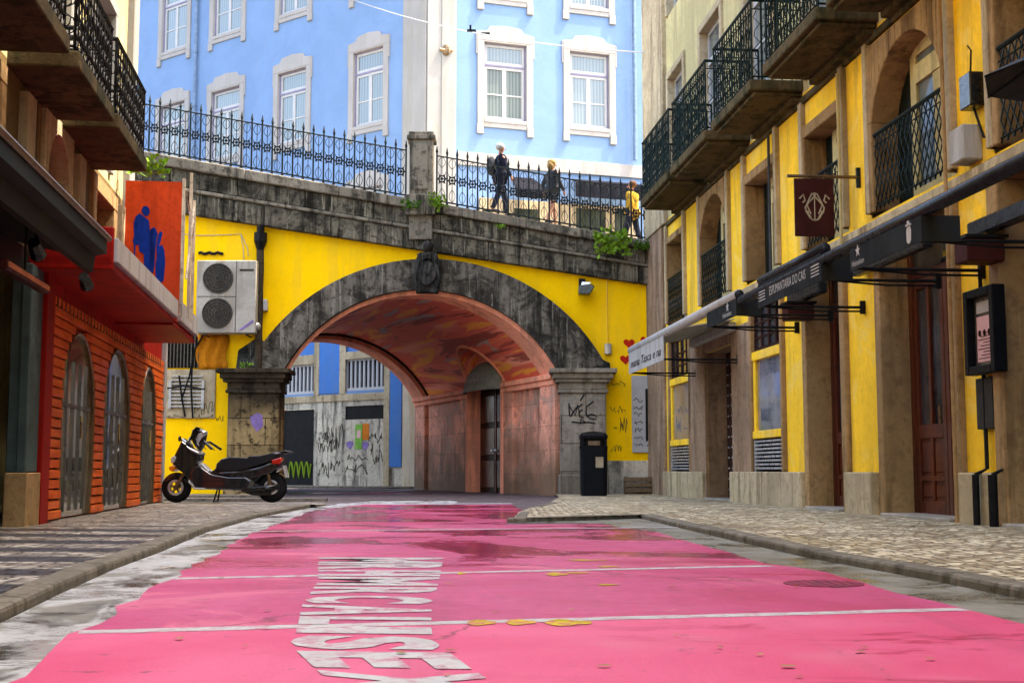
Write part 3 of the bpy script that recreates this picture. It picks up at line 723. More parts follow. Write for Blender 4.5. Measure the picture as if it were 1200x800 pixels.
# ribs
def rib(s0, s1, t, name='vault_rib'):
    i2 = arc_pts(AX0 + t, AX1 - t, SPZ, RISE - t, 30); o2 = arc_pts(AX0 - .02, AX1 + .02, SPZ, RISE + .02, 30)
    mb = MB()
    for a in range(30):
        poly = [i2[a], i2[a + 1], o2[a + 1], o2[a]]
        vs = [(x + D[0] * s, WY + D[1] * s, z) for s in (s0, s1) for x, z in poly]
        mb.add(vs, [(0, 1, 2, 3), (7, 6, 5, 4), (0, 4, 5, 1), (1, 5, 6, 2), (2, 6, 7, 3), (3, 7, 4, 0)])
    mb.build(name, M['pink_stone'], bridge)
rib(.02, .75, .10); rib(9.3, 10.3, .16)
# tunnel side walls with pilasters and impost band
facade(FT, .2, du0, .0, SPZ + .02, [], 'tunnel_wall', M['tunnel_ashlar'], bridge); facade(FT, du1, LT, .0, SPZ + .02, [], 'tunnel_wall', M['tunnel_ashlar'], bridge)
FT2 = Frame((AX0, WY), FT.t, -FT.n)
facade(FT2, .2, LT, .0, SPZ + .02, [], 'tunnel_wall', M['tunnel_ashlar'], bridge)
mb = MB()
for (a, b) in ((.0, .9), (du0 - .75, du0 - .12), (du1 + .12, du1 + .75), (LT - 1.05, LT)):
    mb.box(a, b, -.1, .10, 0, SPZ - .26, FT)
build_split(mb, 'tunnel_pilaster', M['tunnel_ashlar'], bridge, bevel=.02)
mb = MB()
for (a, b) in ((.05, du0 - .1), (du1 + .1, LT)):
    mb.box(a, b, -.1, .13, SPZ - .26, SPZ - .13, FT); mb.box(a, b, -.1, .19, SPZ - .13, SPZ, FT)
build_split(mb, 'impost_band', M['pink_stone'], bridge, bevel=.02)
# blank behind walls
# door niche in the tunnel wall, with round head cutting into the vault
dw = du1 - du0
mb = MB(); pts = arc_pts(du0, du1, 2.75, .62, 24); outer = arc_pts(du0 - .16, du1 + .16, 2.75, .78, 24)
for i in range(24): mb.prism([pts[i], pts[i + 1], outer[i + 1], outer[i]], -.28, .10, FT)
mb.box(du0 - .14, du0, -.28, .14, 0, 2.75, FT); mb.box(du1, du1 + .14, -.28, .14, 0, 2.75, FT)
mb.build('door_arch', M['pink_stone'], bridge, bevel=.01)
dr = empty('door', FT.P((du0 + du1) / 2, -.4, 0)); dr.location = Vector(FT.P((du0 + du1) / 2, -.4, 0)) - bridge.location; dr.parent = bridge
MB().box(du0, du1, -.34, -.24, .02, 3.4, FT).build('door_leaf', M['dark_wood'], dr)
mb = MB()
for k in range(2):
    for j in range(3):
        uu = du0 + .1 + k * (dw / 2); mb.box(uu, uu + dw / 2 - .2, -.24, -.21, .2 + j * .85, .2 + j * .85 + .7, FT)
mb.box((du0 + du1) / 2 - .03, (du0 + du1) / 2 + .03, -.24, -.20, .02, 2.75, FT)
mb.build('door_panel', M['door_red'], dr, bevel=.01)
mb = MB(); mb.ball(FT.P((du0 + du1) / 2 - .12, -.17, 1.15), .05); mb.ball(FT.P((du0 + du1) / 2 + .12, -.17, 1.15), .05); mb.build('handle', M['silver'], dr)
# pink wide-mouthed lunette pockets on vault: shallow arches crossing the vault over the door
# piers: right and left
def pier(x0, x1, side, msh, mcap, name):
    mb = MB(); mb.box(x0, x1, -.3, .42, 0.0, 2.36, FW); mb.box(x0 - .05, x1 + .05, -.3, .50, 0.0, .55, FW)
    mb.build('pier', msh, bridge, bevel=.02)
    mb = MB()
    for k, (z0, z1, p) in enumerate(((2.36, 2.44, .05), (2.44, 2.60, .02), (2.60, 2.68, .10), (2.68, 2.80, .16), (2.80, 2.90, .24))):
        mb.box(x0 - p, x1 + p, -.3, .42 + p, z0, z1, FW)
    mb.build('pier_capital', mcap, bridge, bevel=.018, seg=2)
pier(1.08, 2.10, 1, M['pier_ashlar'], M['pier_stone'], 'r')
pier(-6.35, -5.2, -1, M['pier_dark_ashlar'], M['pier_dark'], 'l')
# spandrel haunch stones beside ring
mb = MB(); mb.prism([(1.35, 2.9), (2.22, 2.9), (2.22, 3.06), (2.08, 3.12), (1.93, 3.27), (1.8, 3.45), (1.6, 3.5)], -.2, .155, FW); mb.prism([(-6.25, 2.9), (-5.3, 2.9), (-5.45, 3.4), (-5.75, 3.65), (-6.2, 3.35)], -.2, .157, FW)
build_split(mb, 'haunch_stone', M['stone_black'], bridge, bevel=.02)
# cornice courses following the slope
def course(x0, x1, f0, f1, p0, name, m, seg=1.35, bev=.02):
    mb = MB(); k = int((x1 - x0) / seg); rnd = random.Random(len(name))
    for i in range(k):
        a = x0 + (x1 - x0) * i / k + .004; b = x0 + (x1 - x0) * (i + 1) / k - .004; j = rnd.uniform(-.012, .012)
        mb.prism([(a, f0(a)), (b, f0(b)), (b, f1(b) - .003), (a, f1(a) - .003)], -.5, p0 + j, FW)
    mb.build(name, m, bridge, bevel=bev)
f = lambda t: (lambda x: zy(x) + (zc(x) - zy(x)) * t)
course(-12.5, 4.6, f(0), f(.40), .20, 'cornice', M['cornice_stone'], 1.7)
course(-12.5, 4.6, f(.40), f(.47), .25, 'cornice_moulding', M['coping'], 2.3)
course(-12.5, 4.6, f(.47), f(.80), .24, 'cornice', M['cornice_stone'], 1.5)
course(-12.5, 4.6, f(.80), f(1.0), .34, 'coping', M['coping'], 2.0)
# far face, deck
ys = 39.5
mb = MB()
for a, b in zip(xs[:-1], xs[1:]): pass
deckz = lambda x: zc(x) - .05
mb.add([(-12.5, WY + .3, deckz(-12.5)), (8, WY + .3, deckz(8)), (8, ys, deckz(8)), (-12.5, ys, deckz(-12.5))], [(0, 1, 2, 3)])
# far spandrel wall
fx = [p[0] + D[0] * 10.3 for p in ipts]; fz = [p[1] for p in ipts]
for a, b, c, d in zip(fx[:-1], fx[1:], fz[:-1], fz[1:]): mb.add([(a, WY + 10.3, c), (b, WY + 10.3, d), (b, WY + 10.3, deckz(b)), (a, WY + 10.3, deckz(a))], [(0, 1, 2, 3)])
mb.add([(fx[-1], WY + 10.3, 0), (8, WY + 10.3, 0), (8, WY + 10.3, deckz(8)), (fx[-1], WY + 10.3, deckz(fx[-1]))], [(0, 1, 2, 3)])
mb.add([(-14, WY + 10.3, 0), (fx[0], WY + 10.3, 0), (fx[0], WY + 10.3, deckz(fx[0])), (-14, WY + 10.3, deckz(-14))], [(0, 1, 2, 3)])
mb.build('bridge_core', M['concrete'], bridge)
# keystone cartouche with ball finial
kx = (500 - 600) / 1507.6 * 28.8; 
mb = MB(); z0, z1 = FW.z(500, 343, .3), FW.z(500, 302, .3)
w = .30
mb.prism([(kx - w * .8, z0), (kx + w * .8, z0), (kx + w, z0 + .45), (kx + w, z1 - .1), (kx + .18, z1 + .12), (kx - .18, z1 + .12), (kx - w, z1 - .1), (kx - w, z0 + .45)], .1, .38, FW)
mb.prism([(kx + .2 * math.cos(t), z0 + .42 + .28 * math.sin(t)) for t in np.linspace(0, 2 * math.pi, 17)[:-1]], .38, .46, FW)
for sx in (-1, 1):
    mb.tube([FW.P(kx + sx * (.22 + .05 * math.sin(q)), .42, z0 + .1 + q * .13) for q in range(7)], .045, 6)
mb.tube([FW.P(kx, .40, z0 + .75), FW.P(kx, .40, z1 + .1)], [.1, .06], 8)
mb.ball(FW.P(kx, .32, z1 + .25), .14, 12, 8); mb.ball(FW.P(kx, .42, z0 + .42), .09, 8, 6); mb.ball(FW.P(kx - .2, .42, z0 + .02), .07); mb.ball(FW.P(kx + .2, .42, z0 + .02), .07)
mb.build('keystone_cartouche', M['stone_black'], bridge, bevel=.02)
# parapet pillar
px0, px1 = (475 - 600) / 1507.6 * 28.8, (507 - 600) / 1507.6 * 28.8
mb = MB(); zt = FW.z(490, 160)
mb.box(px0 + .04, px1 - .04, -.25, .26, zc(-2.1) - .9, zt - .12, FW); mb.box(px0 - .02, px1 + .02, -.3, .32, zt - .14, zt - .04, FW); mb.box(px0 + .02, px1 - .02, -.27, .28, zt - .04, zt + .05, FW)
mb.box(px0 - .03, px1 + .03, -.1, .38, zc(-2.1) - .35, zc(-2.1) + .12, FW); mb.box(px0 + .14, px1 - .14, .26, .29, zc(-2.1) + .25, zt - .25, FW)
mb.build('parapet_pillar', M['coping'], bridge, bevel=.02)
# base strip under right yellow and left wall stone insets
mb = MB(); mb.box(2.15, 4.3, -.2, .03, .1, .86, FW); mb.build('concrete_base', M['concrete'], bridge, bevel=.01)
xa, xb = -7.95, -6.72
mb = MB(); mb.box(xa, xb, -.1, .04, FW.z(200, 490), FW.z(200, 433), FW); mb.build('stone_inset', M['stone_light'], bridge, bevel=.01)
mb = MB()
for i in range(9): zz = FW.z(200, 477) + i * .085; mb.box(-7.72, -7.0, .04, .10, zz, zz + .03, FW)
mb.box(-7.76, -7.70, .04, .11, FW.z(200, 479), FW.z(200, 446), FW); mb.box(-7.02, -6.96, .04, .11, FW.z(200, 479), FW.z(200, 446), FW)
mb.build('vent_grille', M['silver'], bridge)
mb = MB(); mb.box(-8.05, -7.12, -.1, .02, FW.z(200, 431), FW.z(200, 393), FW); barred = mb.build('barred_window', M['dark'], bridge)
mb = MB()
for i in range(12): mb.box(-8.0 + i * .078, -7.975 + i * .078, .03, .06, FW.z(200, 431), FW.z(200, 394), FW)
mb.build('bar', M['steel_shutter'], barred)
# graffiti of the piers and wall
mb = MB(); gz = FW.z(685, 492, .43); gu = FW.u(667, .43)
letters(mb, FW, [[(0, 1), (.02, .25)], [(.0, .85), (.25, .3), (.35, .9)], [(.05, .2), (.3, .75)], [(.55, .95), (.35, .75), (.42, .5), (.55, .62), (.4, .48), (.42, .2), (.6, .15)], [(.45, 1.15), (.62, 1.5)], [(.98, 1.1), (.85, .95), (.7, .8), (.68, .4), (.82, .1), (1.05, .05), (1.1, .25), (.9, .35), (.7, .2)], [(.1, -.1), (.4, -.15), (.75, -.12), (1.05, -.2)], [(.45, -.2), (.5, .1), (.6, -.05), (.62, -.2)]], gu, gz, .56, .38, .425, .016)
mb.build('graffiti_tag', M['ink'], bridge)
mb = MB()
def tagpx(fr, x0, x1, y0, y1, n, rad, k, seed):
    u0, zb = fr.on(x0, y1, n); u1, zt = fr.on(x1, y0, n); scribble(mb, fr, u0, zb, u1 - u0, zt - zb, n, rad, k, seed)
for i, q in enumerate([(716, 733, 446, 454), (716, 734, 475, 484), (727, 735, 488, 508), (719, 723, 500, 502), (716, 728, 520, 530), (248, 262, 486, 494), (226, 250, 488, 486)]):
    tagpx(FW, *q, .005, .007, 14, i)
for i, q in enumerate([(190, 250, 484, 492), (228, 252, 470, 488)]): tagpx(FW, *q, .045, .006, 20, 40 + i)
build_split(mb, 'faint_tag', M['ink_faded'], bridge)
mb = MB(); u, zz = FW.on(300, 494, .43)
mb.prism([(u - .14, zz + .1), (u + .02, zz + .2), (u + .14, zz + .15), (u + .16, zz - .1), (u + .02, zz - .22), (u - .1, zz - .05)], .42, .424, FW); build_split(mb, 'purple_splash', M['purple_paint'], bridge)
# heart stickers and fan sign
for i, (hx, hy) in enumerate([(737, 402), (757, 399), (733, 421)]):
    u, zz = FW.on(hx, hy); pts = [(u + .008 * 16 * math.sin(t) ** 3, zz + .0075 * (13 * math.cos(t) - 5 * math.cos(2 * t) - 2 * math.cos(3 * t) - math.cos(4 * t))) for t in np.linspace(0, 2 * math.pi, 20)[:-1]]
    h = MB().prism(pts, .0, .012, FW).build('heart_sticker', M['heart_red'])
    tag(h, ['red heart stuck on yellow wall above the white awning tip', 'red heart on yellow wall nearest the corner pier of the facade', 'lowest red heart on yellow wall beside the awning tip'][i], 'sticker', 'red hearts on the yellow wall')
# fan-shaped black awning of the tunnel door
fan = empty('fan_awning', FT.P((du0 + du1) / 2, .2, 2.7), 'grey rounded shell awning with white lettering over tunnel door', 'awning')
mb = MB(); c = (du0 + du1) / 2; rr = dw / 2 + .02; rings = []
for j in range(7):
    ph = j / 6 * math.pi / 2
    rings.append([FT.P(c + rr * math.cos(t), .11 + .36 * math.sin(t) * math.sin(ph), 2.80 + .64 * math.sin(t) * math.cos(ph) - .12 * math.sin(ph)) for t in np.linspace(0, math.pi, 15)])
mb.loft(rings, False, False); o = mb.build('canopy_shell', plain('shell_canvas', (.20, .22, .19), .8), fan); so = o.modifiers.new('s', 'SOLIDIFY'); so.thickness = .015
mb = MB()
def fanp(x, y, z):
    t = math.pi / 2 - .10 + x * .62; ph = 1.2 - y * 1.9
    return FT.P(c + rr * math.cos(t) * 1.02, .125 + .37 * math.sin(t) * math.sin(ph), 2.81 + .65 * math.sin(t) * math.cos(ph) - .12 * math.sin(ph))
text_mb(mb, 'MUSICBOX', .30, fanp, squash=1.0); mb.build('canopy_lettering', M['paper'], fan)

# ---- iron fence on the parapet, two runs either side of the pillar
def fence(x0, x1, y, label):
    root = empty('iron_fence', (x0, y, zc(x0)), label, 'fence', 'iron fences on the bridge parapet')
    zb = lambda x: zc(x); H = 1.30
    n_ = round((x1 - x0) / .235); st = (x1 - x0) / n_
    mb = MB(); mb.tube([(x0, y, zb(x0) + .09), (x1, y, zb(x1) + .09)], .02, 6); mb.build('bottom_rail', M['iron'], root)
    mb = MB(); mb.tube([(x0, y, zb(x0) + H - .16), (x1, y, zb(x1) + H - .16)], .018, 6); mb.build('top_rail', M['iron'], root)
    pk = None
    for i in range(n_ + 1):
        x = x0 + st * i
        if pk is None:
            mb = MB(); z = zb(x)
            mb.tube([(x, y, z), (x, y, z + H - .10), (x, y, z + H - .06), (x, y, z + H - .02), (x, y, z + H + .07)], [.022, .022, .034, .024, .006], 6)
            mb.tube([(x, y, z), (x, y, z + .06)], .035, 6)
            pk = mb.build('picket', M['iron'], root)
        else:
            c_ = pk.copy(); col.objects.link(c_); c_.parent = root; c_.location = (x - x0, 0, zb(x) - zb(x0))
    mb = MB()
    for i in range(n_):
        x = x0 + st * (i + .5); z = zb(x)
        mb.tube([(x, y, z + .09), (x, y, z + H - .16)], .008, 4)
        for s in (-1, 1):
            mb.tube([(x + s * st * .34 * math.sin(q), y, z + H - .42 + .26 * q / math.pi) for q in np.linspace(0, math.pi, 7)], .008, 3)
            mb.tube([(x + s * st * .3 * math.sin(q), y, z + .10 + .30 * q / math.pi) for q in np.linspace(0, math.pi, 7)], .008, 3)
            mb.tube([(x + s * st * .32, y, z + .5), (x + s * st * .2, y, z + .62), (x + s * st * .36, y, z + .78)], .008, 3)
        mb.tube([(x + .075 * math.cos(q), y, z + .62 + .075 * math.sin(q)) for q in np.linspace(0, 2 * math.pi, 11)], .016, 4)
        mb.ball((x, y, z + .62), .04, 6, 4)
        for q in range(6): mb.ball((x + .1 * math.cos(q * 1.047), y, z + .62 + .1 * math.sin(q * 1.047)), .022, 5, 4)
    mb.build('scrollwork', M['iron'], root)
    return root
fence(-10.5, px0 - .05, WY - .12, 'long black iron fence with spear tips left of the parapet pillar')
fence(px1 + .05, 3.9, WY - .12, 'black iron fence with spear tips right of the parapet pillar')

# ---- things on the yellow wall
ac = empty('air_conditioner', FW.P(-6.55, .3, 3.75), 'cream double-fan air conditioning unit high on yellow wall', 'air conditioner')
n1 = .50; u0, zt = FW.on(231, 305, n1); u1, zb = FW.on(299, 390, n1)
MB().box(u0, u1, .12, n1, zb, zt, FW).build('casing', M['ac_cream'], ac, bevel=.02, seg=2)
uf = u0 + (u1 - u0) * .36
for k in range(2):
    z_ = zb + (zt - zb) * (.27 + .48 * k); cc = FW.P(uf, n1 + .01, z_); r_ = (u1 - u0) * .255
    MB().disc(cc, (0, 1, 0), 0, r_, .02, 32).build('fan_grille', M['dark_grille'], ac)
    mb = MB()
    for q in range(1, 6): mb.disc((cc[0], cc[1] - .015, cc[2]), (0, 1, 0), r_ * q / 5.2 - .006, r_ * q / 5.2 + .004, .012, 28)
    for q in range(12): a = q * math.pi / 6; mb.tube([(cc[0] + .05 * math.cos(a), cc[1] - .02, cc[2] + .05 * math.sin(a)), (cc[0] + r_ * math.cos(a), cc[1] - .02, cc[2] + r_ * math.sin(a))], .005, 3)
    mb.build('fan_guard', M['steel_shutter'], ac)
mb = MB(); um = u0 + (u1 - u0) * .66; mb.box(um, um + .012, n1, n1 + .006, zb + .02, zt - .02, FW); mb.box(u0 + .03, um, n1, n1 + .006, (zb + zt) / 2 - .006, (zb + zt) / 2 + .006, FW)
mb.box(um + .08, u1 - .06, n1, n1 + .01, zt - .24, zt - .2, FW); mb.build('panel_seam', M['dark_grille'], ac)
mb = MB(); mb.prism([(um + .08, zb + .06), (um + .16, zb + .06), (u1 - .04, zb + .24), (u1 - .06, zb + .30)], n1, n1 + .006, FW); mb.build('brand_sticker', M['purple_paint'], ac)
mb = MB(); mb.tube([FW.P(u0 + .2, .0, zb - .04), FW.P(u0 + .2, n1, zb - .04)], .02, 4); mb.tube([FW.P(u1 - .2, .0, zb - .04), FW.P(u1 - .2, n1, zb - .04)], .02, 4); mb.build('bracket', M['iron'], ac)
# drainpipe
dp = empty('drainpipe', FW.P(FW.u(299), .2, 3.0), 'rusty dark drainpipe with hopper beside the air conditioner', 'drainpipe')
ux = FW.u(300, .15); zt = FW.z(298, 268, .15)
mb = MB(); mb.tube([FW.P(ux + .01 * (i % 2), .17, 2.9 + (zt - .5 - 2.9) * i / 6) for i in range(7)], .085, 8); mb.tube([FW.P(ux, .17, 2.93), FW.P(ux - .35, .2, 2.93)], .05, 6); mb.build('pipe', M['pier_dark'], dp)
mb = MB(); mb.tube([FW.P(ux, .17, zt - .55), FW.P(ux, .17, zt - .3), FW.P(ux, .17, zt - .1)], [.06, .15, .15], 8); mb.tube([FW.P(ux, .17, zt - .08), FW.P(ux, .17, zt + .05)], .09, 8); mb.build('hopper', M['iron_black'], dp)
mb = MB(); u, zz = FW.on(308, 357, .12); mb.box(u - .13, u + .1, .0, .16, zz - .14, zz + .12, FW); mbx = mb.build('meter_box', M['white_paint'], bevel=.01); tag(mbx, 'small white meter box next to the rusty drainpipe', 'box')
mb = MB(); u, zz = FW.on(301, 383, .2); mb.ball(FW.P(u, .3, zz), .11, 10, 8); mb.tube([FW.P(u, .1, zz + .12), FW.P(u, .3, zz)], .03, 6); tag(mb.build('camera_dome', M['silver']), 'small silver dome fixture under the white meter box', 'security camera')
mb = MB(); P_ = lambda x, y, n=.02: FW.P(*[(lambda q: (q[0], n, q[1]))(FW.on(x, y, n))][0][:3])
mb.tube([P_(212, 274), P_(235, 276), P_(270, 275), P_(282, 274), P_(285, 290), P_(286, 306)], .008, 4)
mb.tube([P_(282, 274), P_(290, 290), P_(291, 300)], .008, 4)
tag(mb.build('wall_cable', M['canvas_white']), 'pale cable running over yellow wall above the air conditioner', 'cable')
mb = MB(); u0, zz = FW.on(233, 297); u1, _ = FW.on(262, 295); mb.tube([FW.P(u0 + (u1 - u0) * i / 9, .03, zz + .02 * math.sin(i * 2)) for i in range(10)], .035, 5)
tag(mb.build('sign_remnant', M['iron_black']), 'small black wavy fixture on yellow wall above the air conditioner', 'fixture')
mb = MB(); mb.tube([P_(711, 322, .02), P_(711.5, 370, .02), P_(712, 402, .02)], .012, 5); tag(mb.build('conduit', M['facade_yellow']), 'thin vertical conduit on yellow wall above the right pier', 'pipe')
mb = MB(); u, zz = FW.on(712, 409); mb.box(u - .07, u + .08, 0, .1, zz - .12, zz + .12, FW); tag(mb.build('junction_box', M['concrete'], bevel=.01), 'small grey junction box on yellow wall above the right pier', 'box')
# wall lamp
wlamp = empty('floodlight', P_(685, 335, .2), 'black floodlight projecting from yellow wall right of the arch', 'lamp')
u, zz = FW.on(684, 336, .3); MB().box(u - .1, u + .05, .0, .12, zz - .06, zz + .22, FW).build('bracket', M['iron_black'], wlamp, bevel=.01)
mb = MB(); mb.prism([(u - .12, zz - .18), (u + .14, zz - .18), (u + .24, zz + .0), (u + .16, zz + .05), (u - .12, zz + .02)], .12, .42, FW); mb.build('lamp_head', M['black_plastic'], wlamp, bevel=.015)
mb = MB(); mb.prism([(u - .06, zz + .03), (u + .12, zz + .05), (u + .16, zz + .09), (u - .04, zz + .10)], .16, .38, FW); mb.build('lamp_glass', M['clear_lens'], wlamp)
# poster panel by the right pier
pp = empty('poster_panel', P_(755, 530), 'white scribbled poster panel with dark slot on yellow wall', 'poster')
u0, zb = FW.on(741, 530, .05); u1, zt = FW.on(778, 440, .05)
MB().box(u0, u1, .0, .05, zb, zt, FW).build('panel', M['paper'], pp, bevel=.005)
MB().box(u0 + (u1 - u0) * .42, u1 - .08, .05, .06, zb + (zt - zb) * .15, zt - .3, FW).build('slot', M['dark'], pp)
mb = MB()
for i in range(7): scribble(mb, FW, u0 + .04, zb + .1 + i * .17, .2, .13, .056, .006, 9, 60 + i)
scribble(mb, FW, u0 + .35, zb + .03, .3, .16, .056, .008, 14, 71); mb.build('scribble', M['ink'], pp)
# bench / crate
cr = empty('wooden_crate', P_(745, 577), 'low dark wooden slatted crate against the concrete wall base', 'crate')
mb = MB()
for z_ in (.16, .28, .40): mb.box(2.5, 3.12, .12, .16, z_, z_ + .09, FW); mb.box(2.5, 3.12, .44, .48, z_, z_ + .09, FW)
mb.build('slat', M['crate_wood'], cr, bevel=.005)
mb = MB()
for x in (2.5, 3.06): 
    for nn in (.16, .38): mb.box(x, x + .06, nn, nn + .06, .12, .5, FW)
mb.build('post', M['crate_wood'], cr)
# litter bin
bx, by = (695.5 - 600) / 1507.6 * 26.9, 26.9
binr = empty('litter_bin', (bx, by, .12), 'dark grey street litter bin with hooded top and yellow sticker', 'bin')
def rrect(cx, cy, w, d, r, z, k=4):
    pts = []
    for (sx, sy, a0) in ((1, 1, 0), (-1, 1, 90), (-1, -1, 180), (1, -1, 270)):
        for i in range(k + 1): a = R(a0 + 90 * i / k); pts.append((cx + sx * (w - r) + r * math.cos(a), cy + sy * (d - r) + r * math.sin(a), z))
    return pts
mb = MB(); mb.loft([rrect(bx, by, w_, .25, .09, z_) for z_, w_ in ((.12, .25), (.14, .27), (1.10, .285), (1.12, .295), (1.14, .285))]); mb.build('body', M['bin_grey'], binr)
mb = MB(); mb.loft([rrect(bx, by, w_, d_, .1, z_) for z_, w_, d_ in ((1.30, .29, .26), (1.36, .295, .265), (1.41, .26, .23), (1.44, .17, .15), (1.45, .06, .05))])
for sx in (-1, 1):
    for sy in (-1, 1): mb.box(bx + sx * .24 - .03, bx + sx * .24 + .03, by + sy * .2 - .03, by + sy * .2 + .03, 1.13, 1.31)
mb.build('hood', M['bin_grey'], binr)
MB().loft([rrect(bx, by, .22, .19, .08, z_) for z_ in (1.13, 1.31)]).build('inner_liner', M['dark'], binr)
MB().box(bx - .12, bx + .12, by - .262, by - .25, 1.16, 1.25).build('ash_plate', M['crate_wood'], binr)
mb = MB(); mb.box(bx + .03, bx + .19, by - .262, by - .25, .70, .92); mb.build('sticker', M['gold_faded'], binr)

# ================================================================= BLUE BUILDING
blue = empty('blue_building', (CX, CY, 0), 'pale blue corner building with white trimmed windows behind the bridge', 'building')
holesB = []
qz = 0
TOPZ = 26
def ornament(fr, u0, u1, z0, z1, w, name='window_surround'):
    """white stone surround with shouldered head and dropped ears"""
    mb = MB(); um = (u0 + u1) / 2
    mb.box(u0 - w, u0, -.18, .06, z0 - .22, z1 + .05, fr); mb.box(u1, u1 + w, -.18, .06, z0 - .22, z1 + .05, fr)
    mb.box(u0 - w - .05, u0 - w, -.02, .055, z1 - .45, z1 + .35, fr); mb.box(u1 + w, u1 + w + .05, -.02, .055, z1 - .45, z1 + .35, fr)
    mb.box(u0, u1, -.18, .058, z1, z1 + .05, fr)
    mb.prism([(u0 - w, z1 + .05), (u1 + w, z1 + .05), (u1 + w, z1 + .36), (u1 - .08, z1 + .40), (u1 - .2, z1 + .56), (um, z1 + .62), (u0 + .2, z1 + .56), (u0 + .08, z1 + .40), (u0 - w, z1 + .36)], -.02, .06, fr)
    mb.box(u0 - .0, u1 + .0, -.18, .065, z0 - .14, z0, fr)
    mb.box(u0 - w - .02, u0 - .02, .0, .075, z0 - .55, z0 - .22, fr); mb.box(u1 + .02, u1 + w + .02, .0, .075, z0 - .55, z0 - .22, fr)
    mb.box(u0 - .02, u1 + .02, .0, .05, z0 - .30, z0 - .14, fr)
    mb.build(name, M['trim_white'], blue, bevel=.012)
def bwin(fr, pxa, pxb, z0, z1, w=.22, door=False):
    u0, u1 = sorted((fr.u(pxa), fr.u(pxb)))
    holesX = (u0 - .02, u1 + .02, z0 - .02, z1 + .02)
    ornament(fr, u0, u1, z0, z1, w)
    mb = MB(); mb.box(u0, u0 + .04, -.17, -.05, z0, z1, fr); mb.box(u1 - .04, u1, -.17, -.05, z0, z1, fr); mb.box(u0, u1, -.17, -.05, z1 - .04, z1, fr)
    zt = z0 + (z1 - z0) * .71; mb.box(u0, u1, -.17, -.07, zt - .03, zt + .03, fr); mb.build('window_reveal', M['frame_violet'], blue)
    casement(fr, u0 + .045, u1 - .045, z0 + .01, zt - .035, -.09, blue, M['white_paint'], M['pane_blue'], 1, 2, 2, .09, .05)
    casement(fr, u0 + .045, u1 - .045, zt + .035, z1 - .045, -.09, blue, M['white_paint'], M['pane_blue'], 1, 1, 1, .085, .05)
    return holesX
# right face
zA0, zA1 = FC.z(592, 141), FC.z(592, 52)
row = 4.35
hC = []
for k in (0, 1):
    for (a, b) in ((566, 617), (669.5, 717)): hC.append(bwin(FC, a, b, zA0 + k * row, zA1 + k * row, .24))
# left face rows
zB0, zB1 = FB.z(427, 147), FB.z(427, 60)
print('rows', zA0, zA1, zB0, zB1, FB.z(190, 65), FB.z(254, 109), FB.z(332, 20), FB.z(190, 122), FB.z(254, 47))
zR2 = (FB.z(190, 62) + FB.z(332, 18) + FB.z(252, 44)) / 3
rowB = zR2 - zB0
for (a, b) in ((409, 445), (318, 352), (238, 272), (176, 206)):
    for k in (-1, 0, 1):
        if k == -1 and a < 300: continue
        hC_ = bwin(FB, a, b, zB0 + k * rowB, zB1 + k * rowB, .24); holesB.append(hC_)
# left face ground floor (seen through the arch)
zg = lambda x, y: FB.z(x, y)
def bu(x): return FB.u(x)
deckB = 6.0
GH = [(bu(367), bu(330), .12, zg(350, 480)), (bu(367), bu(326), zg(350, 462), zg(350, 428)), (bu(450), bu(404), zg(427, 457), zg(427, 420)), (bu(450), bu(404), zg(427, 491), zg(427, 475)), (bu(367), bu(325), zg(350, 417), zg(350, 417) + 1.0), (bu(448), bu(402), zg(427, 411), zg(427, 411) + 1.0)]
facade(FB, 0, 22, zg(400, 462), TOPZ, holesB + GH[1:3] + GH[4:], 'wall', M['blue'], blue)
facade(FB, 0, 22, 0, zg(400, 462), [GH[0], GH[3], GH[1], GH[2]], 'ground_floor_wall', M['concrete'], blue)
facade(FC, 0, 24, 0, TOPZ, hC, 'wall', M['blue'], blue)
mb = MB(); mb.add([FB.P(22, 0, 0), FB.P(22, -14, 0), FB.P(22, -14, TOPZ), FB.P(22, 0, TOPZ)], [(0, 1, 2, 3)]); mb.add([FC.P(24, 0, 0), FC.P(24, -14, 0), FC.P(24, -14, TOPZ), FC.P(24, 0, TOPZ)], [(0, 1, 2, 3)])
mb.add([FB.P(22, .4, TOPZ), FB.P(0, .4, TOPZ), FC.P(24, .4, TOPZ), FC.P(24, -14, TOPZ), FB.P(22, -14, TOPZ)], [(0, 1, 2, 3, 4)]); mb.build('roof', M['terracotta'], blue)
# quoins at the corner
mb = MB(); mb.box(.0, bu(469), -.02, .07, 6.3, TOPZ, FB); mb.box(0.0, FC.u(532), -.02, .07, 0, TOPZ, FC); 
mb.box(FC.u(514), FC.u(532) - .04, .07, .10, 6, TOPZ, FC)
mb.build('corner_quoin', M['quoin'], blue, bevel=.015)
mb = MB(); mb.ball(FC.P(FC.u(519), .12, FC.z(519, 60)), .16, 8, 6, (1, .4, 1.3)); mb.tube([FC.P(FC.u(519) - .22, .13, FC.z(519, 60)), FC.P(FC.u(519) + .22, .13, FC.z(519, 60))], .05, 5); mb.build('wall_anchor', M['bronze_rim'], blue)
# base band on the right face and dado
mb = MB(); z0, z1 = FC.z(690, 205), FC.z(690, 190); mb.box(FC.u(534), 23, -.02, .07, z0, z1, FC); mb.build('string_course', M['trim_white'], blue, bevel=.01)
